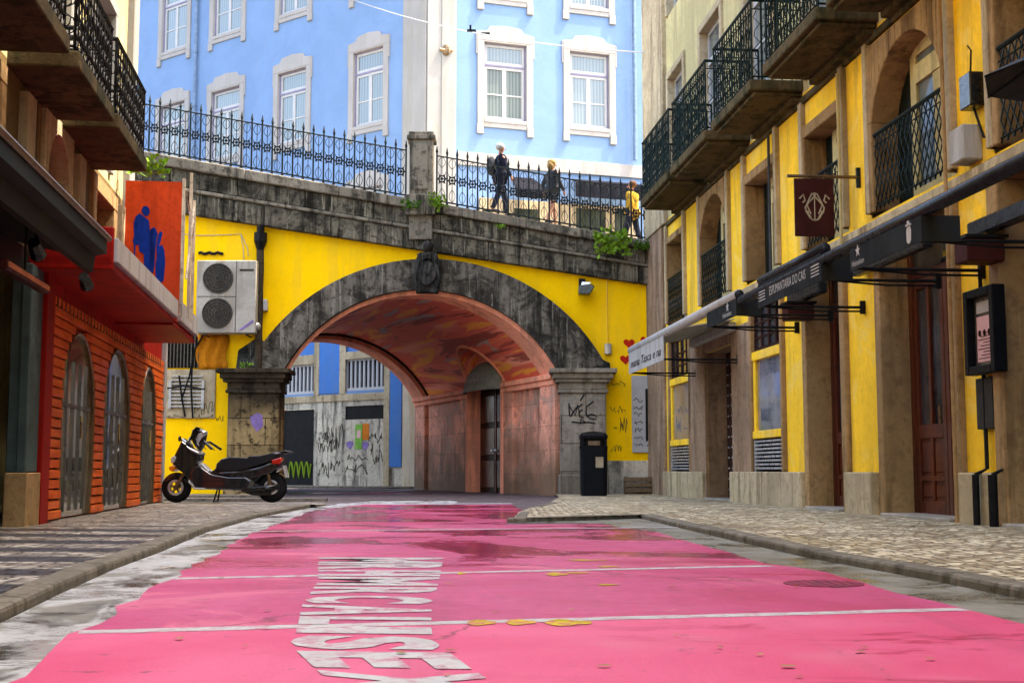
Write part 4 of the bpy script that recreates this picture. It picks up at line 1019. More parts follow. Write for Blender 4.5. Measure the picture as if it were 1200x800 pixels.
# stone trims of ground floor on left face
mb = MB()
mb.box(bu(457), bu(450), 0, .06, .12, 8.0, FB); mb.box(bu(404), bu(397), 0, .05, zg(400, 462), 7.5, FB); mb.box(bu(373), bu(367), 0, .05, zg(400, 462), 7.5, FB)
mb.box(bu(450), bu(404), 0, .055, zg(427, 420), zg(427, 411), FB); mb.box(bu(367), bu(320), 0, .055, zg(350, 428), zg(350, 417), FB)
mb.box(bu(457) - .05, bu(320), .0, .04, zg(400, 470), zg(400, 462), FB)
build_split(mb, 'stone_trim', M['stone_light'], blue, bevel=.01)
MB().box(.0, bu(471.5), -.02, .03, .1, 6.2, FB).build('cream_pilaster', weathered('cream_render', (.58, .49, .36), (.42, .28, .14), .7, .85, speck=.15, mott=.5), blue)
mb = MB(); mb.box(bu(471), bu(457.2), .0, .05, zg(464, 547), 7.0, FB); mb.box(bu(397), bu(373), 0, .03, zg(385, 461), 7.5, FB)
mb.box(GH[4][0], GH[4][1], -.1, -.05, GH[4][2], GH[4][3], FB); mb.box(GH[5][0], GH[5][1], -.1, -.05, GH[5][2], GH[5][3], FB)
build_split(mb, 'blue_pilaster', M['blue_deep'], blue)
for h in (GH[1], GH[2]):
    g = MB().box(h[0] - .15, h[1] + .15, -.2, -.12, h[2] - .15, h[3] + .15, FB).build('grille_window', M['dark'], blue)
    mb = MB(); k = 9
    for i in range(k + 1): uu = h[0] + (h[1] - h[0]) * i / k; mb.box(uu - .042, uu + .042, -.10, -.04, h[2] + .08, h[3], FB)
    mb.box(h[0], h[1], -.11, -.03, h[2], h[2] + .1, FB); mb.box(h[0], h[1], -.11, -.03, h[3] - .06, h[3], FB); mb.build('grille_bar', M['white_paint'], g)
MB().box(GH[3][0] - .15, GH[3][1] + .15, -.2, -.03, GH[3][2] - .1, GH[3][3] + .1, FB).build('vent_opening', M['dark'], blue)
dk = MB().box(GH[0][0], GH[0][1] + .5, -.15, -.05, .1, GH[0][3], FB).build('dark_door', M['teal_grey'], blue)
dk.data.materials[0] = M['dark']
mb = MB()
pts = []
for i in range(40):
    x = 338 + i * .68; y = 560 - 19 * abs(math.sin(i * .35)); u_, z_ = FB.on(x, y, -.04); pts.append(FB.P(u_, -.04, z_))
mb.tube(pts, .035, 5); mb.build('lime_graffiti', M['lime_paint'], blue)
mb = MB()
for (x0, x1, y0, y1, m_) in ((418, 423.5, 499, 518, 'green_poster'),): mb.box(bu(424), bu(416), .0, .012, zg(420, 526), zg(420, 497), FB)
mb.build('poster', M['green_poster'], blue); MB().box(bu(432), bu(424.5), .0, .012, zg(428, 515), zg(428, 496), FB).build('poster', M['orange_poster'], blue)
MB().box(bu(422.5), bu(418), .012, .02, zg(420, 513), zg(420, 504), FB).build('poster', M['pink_paper'], blue)
mb = MB()
for (x, y) in ((410, 521), (428, 522)):
    u_, z_ = FB.on(x, y); mb.prism([(u_ + .16 * math.cos(t) * (1 + .3 * math.sin(3 * t)), z_ + .14 * math.sin(t)) for t in np.linspace(0, 6.28, 11)[:-1]], 0, .008, FB)
build_split(mb, 'purple_splash', M['purple_paint'], blue)
mb = MB()
for i, q in enumerate([(372, 390, 500, 525), (375, 395, 505, 520), (380, 402, 495, 530), (432, 447, 505, 520), (372, 385, 540, 560), (386, 398, 538, 552), (405, 432, 542, 556), (408, 430, 532, 540), (434, 448, 520, 545), (372, 392, 515, 530)]):
    u1_, zb_ = FB.on(q[0], q[3], .01); u0_, zt_ = FB.on(q[1], q[2], .01); scribble(mb, FB, u0_, zb_, u1_ - u0_, zt_ - zb_, .006, .012, 16, 80 + i)
mb.build('graffiti_tag', M['dark_grille'], blue)
M['shop_glass'] = plain('shop_glass', (.035, .04, .022), .5, var=.5, scale=2); M['shop_glass'].node_tree.nodes['Principled BSDF'].inputs['Specular IOR Level'].default_value = .1
# shop front band of the right face at bridge level
shopz0 = 6.2
mb = MB(); us = [FC.u(x) for x in (592, 640, 668, 745)]
shop_top = FC.z(620, 232)
mb.box(FC.u(560), FC.u(748), .02, .10, 4.0, FC.z(650, 238), FC); mb.build('shop_front', M['stone_light'], blue, bevel=.01)
for (a, b) in ((560, 578), (598, 632), (672, 712), (718, 738)):
    casement(FC, FC.u(a), FC.u(b), 5.2, FC.z((a + b) / 2, 243), .16, blue, M['stone_light'], M['shop_glass'], .75, 2, 1, .08, .05, name='shop_window')
for (x, h0, h1, fr_) in ((219.5, 8.3, TOPZ, FB),):
    uu = fr_.u(x); mb = MB(); mb.tube([fr_.P(uu, .12, h0), fr_.P(uu, .12, h1)], .07, 8)
    for z_ in np.arange(h0, h1, 2.2): mb.tube([fr_.P(uu, .12, z_), fr_.P(uu, .12, z_ + .12)], .09, 8)
    tag(mb.build('downpipe', plain('pipe_blue', (.13, .2, .3), .5)), 'blue-grey downpipe on the left face of the blue building', 'drainpipe', 'downpipes of the blue building')
uu = FC.u(746.5); mb = MB(); mb.tube([FC.P(uu, .12, FC.z(746, 189)), FC.P(uu, .12, TOPZ)], .07, 8); tag(mb.build('downpipe', bpy.data.materials['pipe_blue']), 'blue-grey downpipe on the right face of the blue building', 'drainpipe', 'downpipes of the blue building')
M['shop_canvas'] = plain('shop_canvas', (.012, .012, .016), .95); M['shop_canvas'].node_tree.nodes['Principled BSDF'].inputs['Specular IOR Level'].default_value = .02
# two dark shop awnings behind the fence
for i, (a, b, ya, yb) in enumerate(((594, 634, 209, 229), (664, 748, 213, 222))):
    r = empty('shop_awning', FC.P(FC.u((a + b) / 2), 0, FC.z((a + b) / 2, ya)), ['dark trapezoid shop awning behind the white-haired man', 'long dark shop awning with pale valance behind the blonde woman'][i], 'awning', 'dark awnings behind the bridge fence')
    u0, u1 = FC.u(a), FC.u(b); z1 = FC.z((a + b) / 2, ya); z0 = FC.z((a + b) / 2, yb)
    MB().loft([[FC.P(u0 + .1, .1, z1), FC.P(u1 - (.3 if i == 0 else .05), .1, z1), FC.P(u1, 1.0, z0), FC.P(u0, 1.0, z0)], [FC.P(u0 + .1, .1, z1 - .04), FC.P(u1 - .3 * (i == 0), .1, z1 - .04), FC.P(u1, 1.0, z0 - .04), FC.P(u0, 1.0, z0 - .04)]]).build('canopy', M['shop_canvas'], r)
    MB().box(u0, u1, .98, 1.0, z0 - (.3 if i == 0 else .55), z0 - .04, FC).build('valance', M['shop_canvas'], r)
# parked cars? none. upper street sheet
mb = MB(); mb.add([(-3.5, 39.3, 6.5), (14, 39.3, deckz(8)), (30, 52, 4), (20, 66, 5), tuple(FC.P(-.2, -.1, 6.9))], [(0, 1, 2, 3, 4)])
o = mb.build('upper_street', M['asphalt']); o['kind'] = 'structure'
# overhead wire
w0 = FC.P(FC.u(532), .1, FC.z(532, 20)); w1 = FR.P(FR.u(762), 0, FR.z(762, 54))
wire = empty('overhead_wire', w0, 'white tram wire strung across in front of the blue building', 'wire')
a = Vector(FB.P(FB.u(400), .1, FB.z(400, 0))); b = Vector(FR.P(FR.u(765), .1, FR.z(765, 53)))
mid = [a + (b - a) * t for t in np.linspace(0, 1, 16)]
mb = MB(); mb.tube([p - Vector((0, 0, 1)) * (.35 * 4 * (i / 15) * (1 - i / 15)) for i, p in enumerate(mid)], .018, 5); mb.build('cable', M['white_paint'], wire)
hp = mid[8] - Vector((0, 0, .30)); mb = MB(); mb.box(hp.x - .16, hp.x + .1, hp.y - .03, hp.y + .03, hp.z - .03, hp.z + .03); mb.box(hp.x - .09, hp.x - .03, hp.y - .03, hp.y + .03, hp.z, hp.z + .16); mb.box(hp.x + .25, hp.x + .5, hp.y - .03, hp.y + .03, hp.z - .12, hp.z - .06); mb.build('clamp', M['iron_black'], wire)

# ================================================================= RIGHT BUILDING
rb = empty('yellow_building', FR.P(16, 0, 0), 'long yellow building with stone surrounds and iron balconies lining the right', 'building')
RE = 29.15; RS = -12.0; ZF = 3.62; ZS = 6.12; ZTOP = 19.5  # ZTOP: unseen upper height added so the building shades the street
dep = .30
GO = [ # ground openings u0,u1,z0,z1,rise,surround width
 (25.04, 26.82, .62, 3.32, 0, .09, 'win'), (21.85, 23.75, .12, 2.80, 0, .0, 'stud'), (19.02, 20.58, .62, 3.25, 0, .09, 'win'),
 (16.42, 17.78, .12, 3.40, 0, .17, 'door'), (13.14, 15.02, .12, 3.40, 0, .17, 'door'), (9.9, 12.0, .12, 3.40, 0, .22, 'door'), (5.5, 7.8, .12, 3.4, 0, .2, 'door'), (1.0, 3.3, .12, 3.4, 0, .2, 'door')]
FO = [(25.45, 26.95, 3.72, 5.40, 0, .14), (22.05, 23.95, 3.72, 5.62, .62, .15), (19.2, 20.78, 3.72, 5.30, 0, .16), (16.3, 17.7, 3.72, 5.28, 0, .17), (13.15, 15.15, 3.72, 5.55, .75, .20), (9.7, 11.95, 3.72, 5.3, 0, .2), (5.6, 7.6, 3.72, 5.3, .7, .2), (1.2, 3.2, 3.72, 5.3, 0, .2)]
UO = [(25.3, 26.7), (22.3, 23.8), (19.3, 20.7), (16.2, 17.6), (13.3, 14.7), (10, 11.4), (5.9, 7.3), (1.5, 2.9)]
hg = [(a - w + .01 if w else a, b + w - .01 if w else b, z0, z1 + w - .01) for a, b, z0, z1, r, w, k in GO]
hf = [(a - w + .01, b + w - .01, z0 - .05, z1 + w - .01) for a, b, z0, z1, r, w in FO]
hu = [(a - .13, b + .13, ZS, ZS + 2.95) for a, b in UO] + [(a - .13, b + .13, ZS + 4.2, ZS + 6.6) for a, b in UO]
facade(FR, RS, RE, .1, ZF - .1, hg, 'ground_floor_wall', M['facade_yellow'], rb)
facade(FR, RS, RE, ZF - .1, ZS - .15, hf, 'first_floor_wall', M['facade_yellow'], rb)
facade(FR, RS, RE, ZS - .15, ZTOP, hu, 'upper_wall', M['cream'], rb)
mb = MB(); mb.add([FR.P(RE, 0, 0), FR.P(RE, -9, 0), FR.P(RE, -9, ZTOP), FR.P(RE, 0, ZTOP)], [(0, 1, 2, 3)]); mb.box(RS, RE, -9, -8.8, 0, ZTOP, FR); mb.box(RS, RS + .2, -9, -.1, 0, ZTOP, FR)
mb.box(RS, RE - .05, -1.3, -1.2, 0, ZTOP - .5, FR); mb.build('side_wall', M['cream'], rb)
mb = MB(); mb.box(RS - .2, RE + .35, -9.2, .45, ZTOP, ZTOP + .3, FR); mb.build('roof', M['terracotta'], rb)
# end pier and stone piers
mb = MB(); mb.box(27.35, RE + .02, -.3, .07, .1, ZS - .25, FR); mb.build('corner_pier', M['stone_red'], rb, bevel=.02)
mb = MB(); mb.box(23.76, 24.97, -.42, .055, .1, 3.05, FR); mb.box(20.67, 21.84, -.42, .055, .1, 3.05, FR); mb.box(21.84, 23.76, -.42, .05, 2.80, 3.05, FR); build_split(mb, 'stone_pier', M['stone_red'], rb, bevel=.015)
mb = MB(); mb.box(27.0, RE + .05, -.1, .10, ZS - .25, ZS + 9, FR); mb.build('corner_pier', M['stone_light'], rb, bevel=.015)
# plinth: stops at the doors
edges = [(26.95, 27.3), (25.0, 26.95), (23.7, 25.0), (20.75, 21.9), (18.9, 20.75), (17.95, 18.9), (15.28, 16.26), (12.2, 13.08), (8.0, 9.7), (3.5, 5.3), (-12, .8)]
edges = [(23.80, 27.3), (17.97, 21.83), (15.30, 16.25), (12.22, 13.05), (8.0, 9.68), (3.5, 5.3), (-12, .8)]
mb = MB()
for a, b in edges:
    k = max(1, round((b - a) / .95))
    for i in range(k): mb.box(a + (b - a) * i / k + .003, a + (b - a) * (i + 1) / k - .003, -.05, .12, .1, .62, FR)
build_split(mb, 'plinth', M['stone_light'], rb, bevel=.015)
# surrounds and infill
def muntin_win(u0, u1, z0, z1, n, m=M['dark_wood']):
    casement(FR, u0, u1, z0, z1, n, rb, m, M['pane_dark'], 1, 4, 3, .05, .03)
for i, (a, b, z0, z1, r, w, kind) in enumerate(GO):
    if w:
        surround(FR, a, b, z0 if kind == 'door' else .62, z1, w, .07, dep, rb, M['stone'], 0, False)
    if kind == 'win':
        muntin_win(a, b, 2.52, z1, .0)
        mb = MB(); mb.box(a, b, -.2, .05, 2.38, 2.52, FR); mb.box(a, a + .12, -.2, .03, 1.26, 2.38, FR); mb.box(b - .12, b, -.2, .03, 1.26, 2.38, FR); mb.box(a, b, -.2, .055, 1.14, 1.26, FR)
        wf = mb.build('shop_window', M['facade_yellow'], rb, bevel=.008)
        MB().box(a + .12, b - .12, -.2, -.01, 1.26, 2.38, FR).build('pane', M['pane_shop'], wf)
        mb = MB()
        for j in range(8): zz = .66 + j * .06; mb.prism([(0, 0)] * 3, 0, 0) if False else mb.prism([(a + .05, zz), (b - .05, zz), (b - .05, zz + .03), (a + .05, zz + .03)], -.06, .03, FR)
        mb.box(a, a + .05, -.2, .035, .62, 1.14, FR); mb.box(b - .05, b, -.2, .035, .62, 1.14, FR); mb.build('louver', M['silver'], rb)
        MB().box(a, b, -.22, -.08, .6, 1.15, FR).build('louver_back', M['dark'], rb)
    elif kind == 'stud':
        d = MB().box(a, b, -.42, -.36, .14, z1, FR).build('studded_door', M['dark_wood'], rb)
        mb = MB()
        for j in range(13):
            for k in range(7): mb.ball(FR.P(a + .15 + k * (b - a - .3) / 6, -.35, .3 + j * .19), .022, 6, 4)
        build_split(mb, 'stud', M['silver'], d)
        MB().box(a, b, -.5, .1, .1, .15, FR).build('threshold', M['threshold'], rb, bevel=.01)
    else:
        n_ = -dep + .02
        d = empty('door', (0, 0, 0)); d.location = Vector(FR.P((a + b) / 2, n_, .1)) - rb.location; d.parent = rb
        mb = MB(); fw = .09; zt = z1 - .55
        mb.box(a, a + fw, n_ - .08, n_, .12, z1, FR); mb.box(b - fw, b, n_ - .08, n_, .12, z1, FR); mb.box(a + fw, b - fw, n_ - .08, n_, z1 - fw, z1, FR); mb.box(a + fw, b - fw, n_ - .08, n_, zt, zt + .08, FR)
        lw = (b - a - 2 * fw) / 2
        for k in range(2):
            p = a + fw + k * lw
            mb.box(p + .005, p + .1, n_ - .07, n_ - .01, .14, zt, FR); mb.box(p + lw - .1, p + lw - .005, n_ - .07, n_ - .01, .14, zt, FR)
            for (za, zb_) in ((.14, .30), (.52, .58), (1.0, 1.16), (zt - .12, zt)): mb.box(p + .1, p + lw - .1, n_ - .07, n_ - .012, za, zb_, FR)
            mb.box(p + lw / 2 - .035, p + lw / 2 + .035, n_ - .07, n_ - .014, .3, zt - .12, FR)
            for (za, zb_) in ((.32, .50), (.60, .98)):
                for q in range(2):
                    pa = p + .12 + q * (lw / 2 - .07); mb.box(pa, pa + lw / 2 - .18, n_ - .06, n_ - .025, za + .02, zb_ - .02, FR)
        mb.build('door_frame', M['door_red'], d, bevel=.008)
        MB().box(a + fw, b - fw, n_ - .07, n_ - .05, 1.14, z1 - .05, FR).build('glass', M['pane_dark'], d)
        MB().box(a + fw, b - fw, n_ - .072, n_ - .04, .14, 1.1, FR).build('kick_panel', M['door_red'], d)
        MB().tube([FR.P((a + b) / 2 + .06, n_ + .04, 1.15), FR.P((a + b) / 2 + .06, n_ + .04, 1.35)], .015, 6).build('handle', M['bronze_rim'], d)
        MB().box(a, b, -dep - .1, .14, .1, .155, FR).build('threshold', M['threshold'], rb, bevel=.012)
for i, (a, b, z0, z1, r, w) in enumerate(FO):
    surround(FR, a, b, z0, z1, w, .06, dep, rb, M['stone'], r, False)
    n_ = -dep + .05
    mb = MB(); mid_ = (a + b) / 2
    # cream timber balcony door and dark half-open shutter
    casement(FR, a, a + (b - a) * .74, z0 - .05, z1 + .02, n_ + .02, rb, M['cream'], M['pane_blue'], .80, 2, 1, .16, .06)
    MB().box(a + (b - a) * .74, b, n_ - .08, n_ - .02, z0 - .05, z1, FR).build('shutter', M['iron_green'], rb)
    if i in (0, 1, 3, 4, 5, 6): railing(FR, a + .02, b - .02, .03, z0, z0 + .92, rb, M['iron_green'], pat='diamond', ends=False, name='window_railing')
mb = MB(); mb.box(RS, 27.3, -.05, .09, ZF - .12, ZF - .02, FR); mb.build('string_course', M['stone_light'], rb, bevel=.01)
# projecting strips above windows (stone lintel brackets)
mb = MB()
for (a, b, z0, z1, r, w) in FO: mb.box(a - w - .02, a - w + .1, -.02, .075, z0, ZS - .3, FR); mb.box(b + w - .1, b + w + .02, -.02, .075, z0, ZS - .3, FR)
build_split(mb, 'stone_strip', M['stone_light'], rb, bevel=.01)
for (a, b) in UO:
    for zb_, h in ((ZS, 2.8), (ZS + 4.2, 2.3)):
        surround(FR, a, b, zb_, zb_ + h, .14, .05, .25, rb, M['stone_light'], 0, False)
        casement(FR, a, b, zb_ + .02, zb_ + h, -.12, rb, M['white_paint'], M['pane_blue'], .78, 2, 3, .08, .04)
BAL = [(23.42, 26.05), (20.56, 23.17), (17.82, 20.08), (14.95, 17.2), (12.0, 14.6), (8.9, 11.7), (5.2, 8.0), (.8, 3.8)]
for i, (a, b) in enumerate(BAL):
    z1 = 6.16 - .00 * i; n_ = .78
    mb = MB(); mb.box(a, b, -.02, n_, 6.00, z1, FR); mb.box(a + .06, b - .06, -.02, n_ - .07, 5.94, 6.00, FR)
    s = mb.build('balcony', M['stone_mossy'], rb, bevel=.025, seg=2)
    MB().box(a + .1, b - .1, -.02, .16, 5.86, 5.94, FR).build('corbel', M['stone_mossy'], s, bevel=.01)
    railing(FR, a + .05, b - .05, n_ - .05, z1, 7.33, s, M['iron_green'])
    pl = MB(); 
mb = MB(); mb.box(RS, 27.3, -.02, .05, 5.80, 5.90, FR); mb.build('string_course', M['stone_mossy'], rb, bevel=.01)
# drainpipes on the right building
for i, (x, z0, z1, m_, lab) in enumerate(((909, 3.2, 5.7, 'canvas_grey', 'thin grey downpipe just beyond the hanging brown sign'), (1121, .12, 5.7, 'stone', 'tall stone-coloured downpipe beside the menu case pilaster'), (994, 3.3, 5.7, 'cream', 'thin cream downpipe on the near side of the hanging brown sign'))):
    uu = FR.u(x, .12); tag(MB().tube([FR.P(uu, .13, z0), FR.P(uu, .13, (z0 + z1) / 2), FR.P(uu, .13, z1)], .022, 8).build('downpipe', M[m_]), lab, 'drainpipe', 'downpipes on the yellow building')
for i, x in enumerate((1144, 1164)):
    uu = FR.u(x, .16); mb = MB(); mb.tube([FR.P(uu, .17, .12), FR.P(uu, .17, .60)], .045 if i else .035, 8); mb.tube([FR.P(uu, .17, .6), FR.P(uu, .05, .66), FR.P(uu, .05, 2.6)], .02, 6)
    tag(mb.build('ground_pipe', M['iron_black']), ['thin black ground pipe on plinth nearest the red door', 'thicker black ground pipe on plinth below the menu case'][i], 'pipe', 'black pipes at the plinth')
# menu case
n_ = .18; u1, zt = FR.on(1127, 340, n_); u0, zb = FR.on(1166, 438, n_); zt = FR.z(1146, 337, n_); zb = FR.z(1146, 438, n_)
mc = empty('menu_case', FR.P((u0 + u1) / 2, .1, zb), 'black framed wall case showing a menu sheet beside red door', 'display case')
mb = MB(); mb.box(u0, u0 + .09, .05, n_, zb, zt, FR); mb.box(u1 - .09, u1, .05, n_, zb, zt, FR); mb.box(u0 + .09, u1 - .09, .05, n_, zb, zb + .08, FR); mb.box(u0 + .09, u1 - .09, .05, n_, zt - .08, zt, FR); mb.build('frame', M['canvas_grey'], mc, bevel=.01)
mc.children[0].data.materials[0] = M['bin_grey']
MB().box(u0 + .08, u1 - .08, .05, .10, zb + .05, zt - .05, FR).build('back', M['steel_shutter'], mc)
MB().box(u0 + .14, u1 - .14, .10, .106, zb + .12, zb + (zt - zb) * .68, FR).build('menu_sheet', M['pink_paper'], mc)
MB().box(u0 + .14, u1 - .14, .10, .106, zb + (zt - zb) * .72, zt - .12, FR).build('header_sheet', M['paper'], mc)
mb = MB()
for j in range(9): zz = zb + .15 + j * .03; mb.box(u0 + .17, u1 - .17 - .05 * (j % 3), .107, .109, zz, zz + .008, FR)
for j in range(3): mb.ball(FR.P(u0 + .22 + j * (u1 - u0 - .44) / 2, .109, zb + (zt - zb) * .48), .022, 8, 6, (1, .3, 1.6))
mb.build('menu_print', M['dark_wood'], mc)
u0, zt = FR.on(1162, 441, .06); u1, zb = FR.on(1145, 503, .06)
tag(MB().box(u0, u1, .0, .06, zb, zt, FR).build('wall_plate', M['dark_grille'], bevel=.006), 'plain dark grey plate on yellow wall under the menu case', 'plate')
# boxes on facade
bb = empty('alarm_box', FR.P(FR.u(1133), .1, FR.z(1133, 110)), 'small black box with whiskered cable high on yellow pilaster', 'box')
u0, z_ = FR.on(1142, 98, .1); MB().box(u0 - .02, u0 + .22, .0, .16, z_ - .22, z_ + .12, FR).build('box_body', M['black_plastic'], bb, bevel=.01)
mb = MB(); mb.tube([FR.P(u0 + .08, .1, z_ + .12), FR.P(u0 + .05, .1, z_ + .35), FR.P(u0 + .12, .1, z_ + .42)], .01, 4); mb.tube([FR.P(u0 + .08, .08, z_ - .22), FR.P(u0 - .05, .05, z_ - .55), FR.P(u0 - .2, .03, z_ - .58), FR.P(u0 - .24, .03, z_ - .3), FR.P(u0 - .22, .03, 5.6)], .014, 5); mb.build('cable', M['iron_black'], bb)
u0, z_ = FR.on(1140, 165, .1); tag(MB().box(u0, u0 + .32, .0, .2, z_ - .18, z_ + .17, FR).build('fuse_box', M['canvas_white'], bevel=.012), 'pale grey fuse box on the facade right of arched balcony window', 'box')
# grey parasol edge at the top right
ps = empty('parasol', FR.P(10.2, .8, 4.2), 'grey fabric parasol edge jutting in at the top right', 'parasol')
u_, n0 = FR.u(1180, .6), .6
P1 = Vector((ray(1150, 93) * (10.5 / ray(1150, 93)[1]))) + Vector((0, 0, EYE)); P2 = Vector(ray(1262, 96) * (9.6 / ray(1262, 96)[1])) + Vector((0, 0, EYE)); P3 = Vector(ray(1225, 40) * (10.4 / ray(1225, 40)[1])) + Vector((0, 0, EYE))
apex = P3 + Vector((.2, .0, .15)); c0 = Vector((P1.x + .85, P1.y - .1, P1.z)); ringp = [Vector((c0.x + .86 * math.cos(t), c0.y + .86 * math.sin(t), c0.z)) for t in np.linspace(0, 2 * math.pi, 9)[:-1]]
top = Vector((c0.x, c0.y, c0.z + .42))
mb = MB(); mb.add([tuple(top)] + [tuple(p) for p in ringp], [(0, i + 1, (i + 1) % 8 + 1) for i in range(8)]); mb.build('canopy', M['canvas_grey'], ps)
mb = MB(); mb.tube([top, Vector(FR.P(FR.u(1225), -.0, top.z + .2))], .02, 6)
for p in ringp: mb.tube([top - Vector((0, 0, .03)), p - Vector((0, 0, .01))], .01, 4)
mb.build('rib', M['iron'], ps)
# hanging brown sign with faded crest
hs = empty('hanging_sign', FR.P(FR.u(1008), 0, FR.z(1008, 208)), 'brown square hanging sign with faded crest on iron bar', 'sign')
us, zs = FR.on(1008, 208); HSn = 1.0
def hsn(px):  # n for which the bar at u=us appears at px
    A = np.array(FR.P(us, 0, 0)[:2]); r = (px - 600) / 1507.6
    return (A[0] - r * A[1]) / (r * FR.n[1] - FR.n[0])
nA, nB = hsn(930), hsn(938); nC = hsn(985)
MB().tube([FR.P(us, 0, zs), FR.P(us, nA, zs)], .022, 6).build('bar', M['bronze_rim'], hs)
MB().box(us - .02, us + .02, 0, .05, zs - .13, zs + .12, FR).build('wall_plate', M['iron'], hs)
zb = FR.z(1008, 279)
MB().box(us - .015, us + .015, nC, nB, zb, zs - .03, FR).build('sign_panel', M['brown_sign'], hs, bevel=.004)
mb = MB(); cn = (nB + nC) / 2; czs = (zb + zs) / 2
for s in (-1, 1):
    mb.tube([FR.P(us - .02, cn + s * (.05 + .07 * math.sin(q * .9)), czs - .14 + q * .06) for q in range(6)], .012, 5)
    mb.tube([FR.P(us - .02, cn + s * .03, czs + .16), FR.P(us - .02, cn + s * .10, czs + .02), FR.P(us - .02, cn + s * .05, czs - .1)], .01, 4)
    mb.tube([FR.P(us - .02, cn + s * .19, czs + .09), FR.P(us - .02, cn + s * .14, czs + .14), FR.P(us - .02, cn + s * .12, czs + .07), FR.P(us - .02, cn + s * .15, czs + .04)], .012, 4)
mb.tube([FR.P(us - .02, cn, czs - .18), FR.P(us - .02, cn, czs + .17)], .008, 4)
mb.tube([FR.P(us - .02, cn + .09 * math.cos(q), czs - .06 + .12 * math.sin(q)) for q in np.linspace(math.pi, 2 * math.pi, 9)], .012, 4)
mb.build('crest', M['gold_faded'], hs)

# awnings: roller bar + valance + folding arms
def awning(pxa, pxb, yoff, n_, fabric, barm, label, texts=(), z_=2.86, h=.27, drop=None):
    ua, ub = FR.u(pxa, n_), FR.u(pxb, n_)      # ua far, ub near
    root = empty('awning', FR.P((ua + ub) / 2, n_, z_), label, 'awning', 'rolled shop awnings along the yellow building')
    MB().tube([FR.P(ub, n_, z_ + .05), FR.P(ua, n_, z_ + .05)], .055, 10).build('roller_bar', barm, root, smooth=True)
    # sloping cloth to the wall
    mb = MB(); v = [FR.P(ub, n_, z_ + .09), FR.P(ua, n_, z_ + .09), FR.P(ua, .08, z_ + .42), FR.P(ub, .08, z_ + .42)]
    vz = [FR.P(ub, n_, z_ + .075), FR.P(ua, n_, z_ + .075), FR.P(ua, .08, z_ + .405), FR.P(ub, .08, z_ + .405)]
    return root, ua, ub, z_
AWN = []
NA = 1.32
def make_awning(pa, pb, yt, yb, fabric, barm, armm, label, cloth=False, text=None, bar_ext=None):
    """valance between picture columns pa (far) and pb (near) at projection NA"""
    ua, ub = FR.u(pa, NA), FR.u(pb, NA)
    zt = FR.z(pa, yt, NA); zb = FR.z(pa, yb, NA)
    root = empty('awning', FR.P((ua + ub) / 2, NA, zb), label, 'awning', 'shop awnings along the yellow building')
    mb = MB(); mb.box(ub, ua, NA - .012, NA, zb, zt, FR); 
    mb.box(ub, ub + .02, NA - .34, NA - .012, zb, zt, FR) if not cloth else None
    mb.build('valance', fabric, root)
    e0, e1 = bar_ext if bar_ext else (ub, ua)
    MB().tube([FR.P(e0, NA - .05, zt + .05), FR.P(e1, NA - .05, zt + .05)], .06, 10).build('roller_bar', barm, root, smooth=True)
    mb = MB()
    for uu in (ua - .08, ub + .08):
        mb.tube([FR.P(uu, NA - .03, zb + .02), FR.P(uu, .05, zb + .02)], .018, 6); mb.box(uu - .025, uu + .025, .0, .06, zb - .06, zb + .10, FR)
        mb.tube([FR.P(uu, NA - .03, zb + .02), FR.P(uu + .0, NA * .45, zb - .03), FR.P(uu, .05, zb - .03)], .012, 5)
    build_split(mb, 'folding_arm', M['iron_black'], root)
    MB().box(ub + .1, ua - .1, .05, .18, zt + .10, zt + .26, FR).build('cassette', barm, root, bevel=.02)
    if cloth:
        k = [[FR.P(ub, NA, zt + .1), FR.P(ua, NA, zt + .1)], [FR.P(ub, .1, zt + .38), FR.P(ua, .1, zt + .38)]]
        mb = MB(); mb.loft([[FR.P(ub, NA, zt + .1), FR.P(ua, NA, zt + .1), FR.P(ua, NA, zt + .085), FR.P(ub, NA, zt + .085)], [FR.P(ub, .1, zt + .30), FR.P(ua, .1, zt + .30), FR.P(ua, .1, zt + .285), FR.P(ub, .1, zt + .285)]]); mb.build('cloth', fabric, root)
    return root, ua, ub, zt, zb
def put_text(root, ua, s, uc, zcen, size, squash, name='lettering', m=None, shear=0):
    mb = MB(); text_mb(mb, s, size, lambda x, y, z: FR.P(uc - x, NA + .006 + z * 0, zcen + y), shear=shear, squash=squash); mb.build(name, m or M['paper'], root)
def star(root, uc, zc_, r):
    pts = [(uc + (r if i % 2 == 0 else r * .42) * math.sin(i * math.pi / 5), zc_ + (r if i % 2 == 0 else r * .42) * math.cos(i * math.pi / 5)) for i in range(10)]
    MB().prism(pts, NA + .002, NA + .008, FR).build('star_mark', M['paper'], root)
r1 = make_awning(738, 779, 413, 438, M['canvas_white'], M['canvas_white'], None, 'white awning with black script lettering at the far end', True)
MB().tube([FR.P(FR.u(865, NA), NA - .05, r1[3] + .06), FR.P(r1[1], NA - .05, r1[3] + .05)], .075, 10).build('cloth_roll', M['canvas_white'], r1[0], smooth=True)
put_text(r1[0], 0, 'mana Tasca e na', (r1[1] + r1[2]) / 2, r1[4] + .10, .21, 2.0, m=M['ink'], shear=.3)
r2 = make_awning(831, 866, 365, 384, M['canvas_black'], M['canvas_bar'], None, 'short black awning with star logo between white and long awnings')
star(r2[0], r2[2] + .42, (r2[3] + r2[4]) / 2 + .05, .07); put_text(r2[0], 0, 'Heineken', r2[2] + .45, r2[4] + .035, .10, 1.2)
r3 = make_awning(892, 968, 332, 360, M['canvas_black'], M['canvas_bar'], None, 'long black awning with white lettering between two stripe marks')
put_text(r3[0], 0, 'ESPUMANTARIA DO CAIS', (r3[1] + r3[2]) / 2, (r3[3] + r3[4]) / 2 - .05, .15, .80)
mb = MB()
